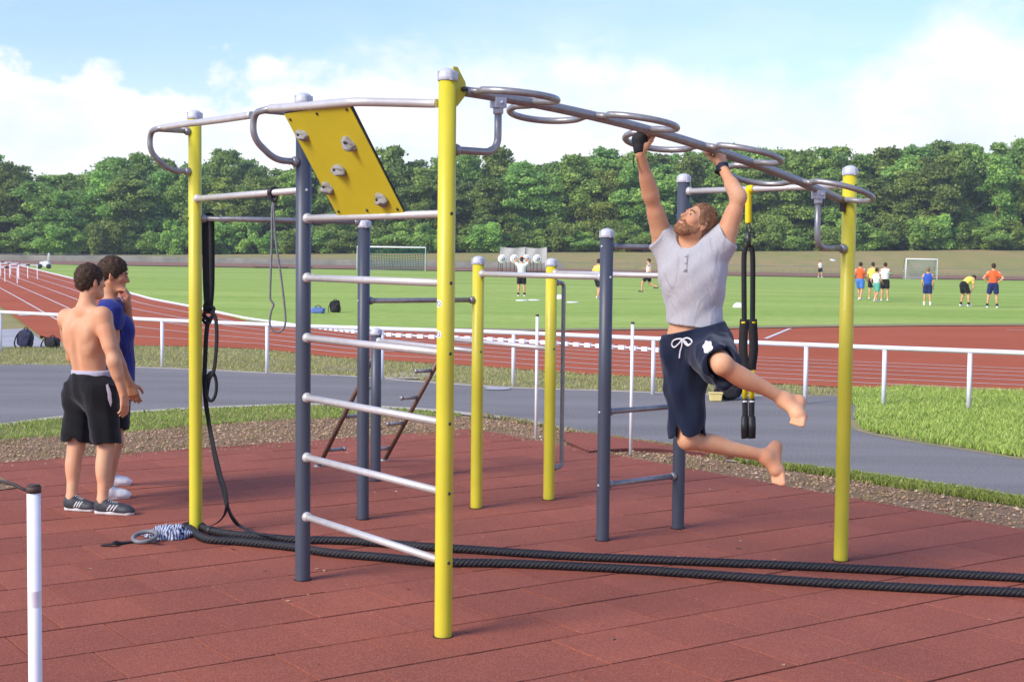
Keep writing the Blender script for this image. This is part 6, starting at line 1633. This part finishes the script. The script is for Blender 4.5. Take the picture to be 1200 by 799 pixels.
def trunk_mesh(name, hgt, seed):
    rs = np.random.RandomState(seed); mb = MB(); r0 = .018*hgt+.04
    top = V(rs.uniform(-.4, .4), rs.uniform(-.4, .4), hgt*.72)
    mb.tube(crom([V(0, 0, -.4), V(0, 0, hgt*.12), top*.5+V(rs.uniform(-.2, .2), 0, 0), top], 4), list(np.linspace(r0*1.25, r0*.28, 13)), 8)
    for k in range(6):
        t = rs.uniform(.22, .62); a = rs.uniform(0, 2*PI); s = top*t; L = hgt*rs.uniform(.16, .28)
        e = s+V(math.cos(a)*L, math.sin(a)*L, L*rs.uniform(.5, 1.0)); mb.tube(crom([s, lerp(s, e, .5)+V(0, 0, -.1*L), e], 3), list(np.linspace(r0*.45, r0*.10, 7)), 6)
    return mb.mesh(name)
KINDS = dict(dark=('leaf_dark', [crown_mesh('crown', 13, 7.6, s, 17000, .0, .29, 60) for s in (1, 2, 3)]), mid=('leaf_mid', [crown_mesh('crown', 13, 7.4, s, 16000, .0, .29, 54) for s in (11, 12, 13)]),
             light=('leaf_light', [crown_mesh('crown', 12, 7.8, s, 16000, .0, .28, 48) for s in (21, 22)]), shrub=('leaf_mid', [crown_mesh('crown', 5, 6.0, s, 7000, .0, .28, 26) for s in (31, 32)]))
TR = [trunk_mesh('trunk', 13, s) for s in (1, 2, 3)]
for k_, (mt, ms) in KINDS.items():
    for me in ms: me.materials.append(MATS[mt])
for me in TR: me.materials.append(MATS['bark'])
def ztop(px): return np.interp(px, TPX, TPY)
TPX = [-120, 0, 30, 60, 85, 110, 130, 170, 200, 225, 270, 300, 335, 370, 410, 450, 475, 505, 540, 580, 640, 700, 760, 800, 870, 930, 970, 1010, 1055, 1090, 1130, 1160, 1200, 1320]
TPY = [178, 178, 192, 207, 198, 200, 182, 180, 190, 192, 176, 186, 192, 190, 186, 180, 176, 190, 186, 180, 182, 178, 180, 172, 166, 172, 176, 182, 168, 160, 166, 172, 162, 165]
rt = random.Random(5)
def plant(px, Y, topy, kind, label, wid=None, grp='trees of the belt behind the sports field', name='tree'):
    b = at(px, 300, Y); z0 = hz(b[0], Y)-.1; zt_ = at(px, topy, Y)[2]; H = max(2.0, zt_-z0)
    root = empty(name, V(b[0], Y, z0), label, 'tree' if name == 'tree' else 'shrub', grp)
    mt, ms = KINDS[kind]; me = rt.choice(ms); base = {'dark': 13, 'mid': 13, 'light': 12, 'shrub': 5}[kind]
    o = bpy.data.objects.new('crown', me); COL.objects.link(o); o.parent = root; sz = H/base; sx = sz if wid is None else wid/7.5
    o.scale = (sx, sx, sz); o.rotation_euler.z = rt.uniform(0, 6.28)
    t = bpy.data.objects.new('trunk', rt.choice(TR)); COL.objects.link(t); t.parent = root; t.scale = (H/13*.9, H/13*.9, H/13*.9)
    return root
def where(px):
    return 'at the left' if px < 240 else 'behind the goal' if px < 620 else 'behind the hanging man' if px < 960 else 'at the right'
WD = dict(dark='dense dark green tree', mid='leafy mid green tree', light='pale yellow-green bushy tree')
px = -340
while px < 1530:            # front row
    Y = rt.uniform(197, 202); q = rt.random()
    kind = 'dark' if q < .40 else 'mid' if q < .82 else 'light'
    if 655 < px < 725 or px > 1140: kind = 'light' if rt.random() < .7 else 'mid'
    if 500 < px < 640 or px < 110 and kind == 'light': kind = 'dark'
    ty = ztop(px)+rt.uniform(-3, 34)
    plant(px, Y, ty, kind, '%s in the front of the tree belt %s' % (WD[kind], where(px)), wid=rt.uniform(6.6, 8.8))
    px += rt.uniform(28, 44)
px = -340
while px < 1530:            # taller row behind
    Y = rt.uniform(206, 211); kind = rt.choice(['dark', 'dark', 'mid'])
    plant(px, Y, ztop(px)+rt.uniform(-7, 13), kind, '%s rising in the rear of the tree belt %s' % (WD[kind], where(px)), wid=rt.uniform(7.5, 10))
    px += rt.uniform(26, 40)
px = -340
while px < 1530:            # third row closes the gaps
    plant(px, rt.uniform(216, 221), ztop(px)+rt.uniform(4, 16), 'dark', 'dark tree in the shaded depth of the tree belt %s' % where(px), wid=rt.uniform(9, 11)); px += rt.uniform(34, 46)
px = -340
while px < 1530:            # bushes along the foot
    Y = rt.uniform(193.5, 196); b = at(px, 300, Y); zz = hz(b[0], Y); hgt = rt.uniform(2.6, 5.0)
    d = V(0, 0, 0); ty = 0
    pz = V(b[0], Y, zz+hgt)-CAM; topy = 399.5-F_PX*(pz@cU)/(pz@cF)
    plant(px, Y, topy, 'shrub', 'low leafy bush along the foot of the tree belt %s' % where(px), wid=rt.uniform(5.5, 8.5), grp='bushes at the foot of the tree belt', name='bush')
    px += rt.uniform(22, 36)
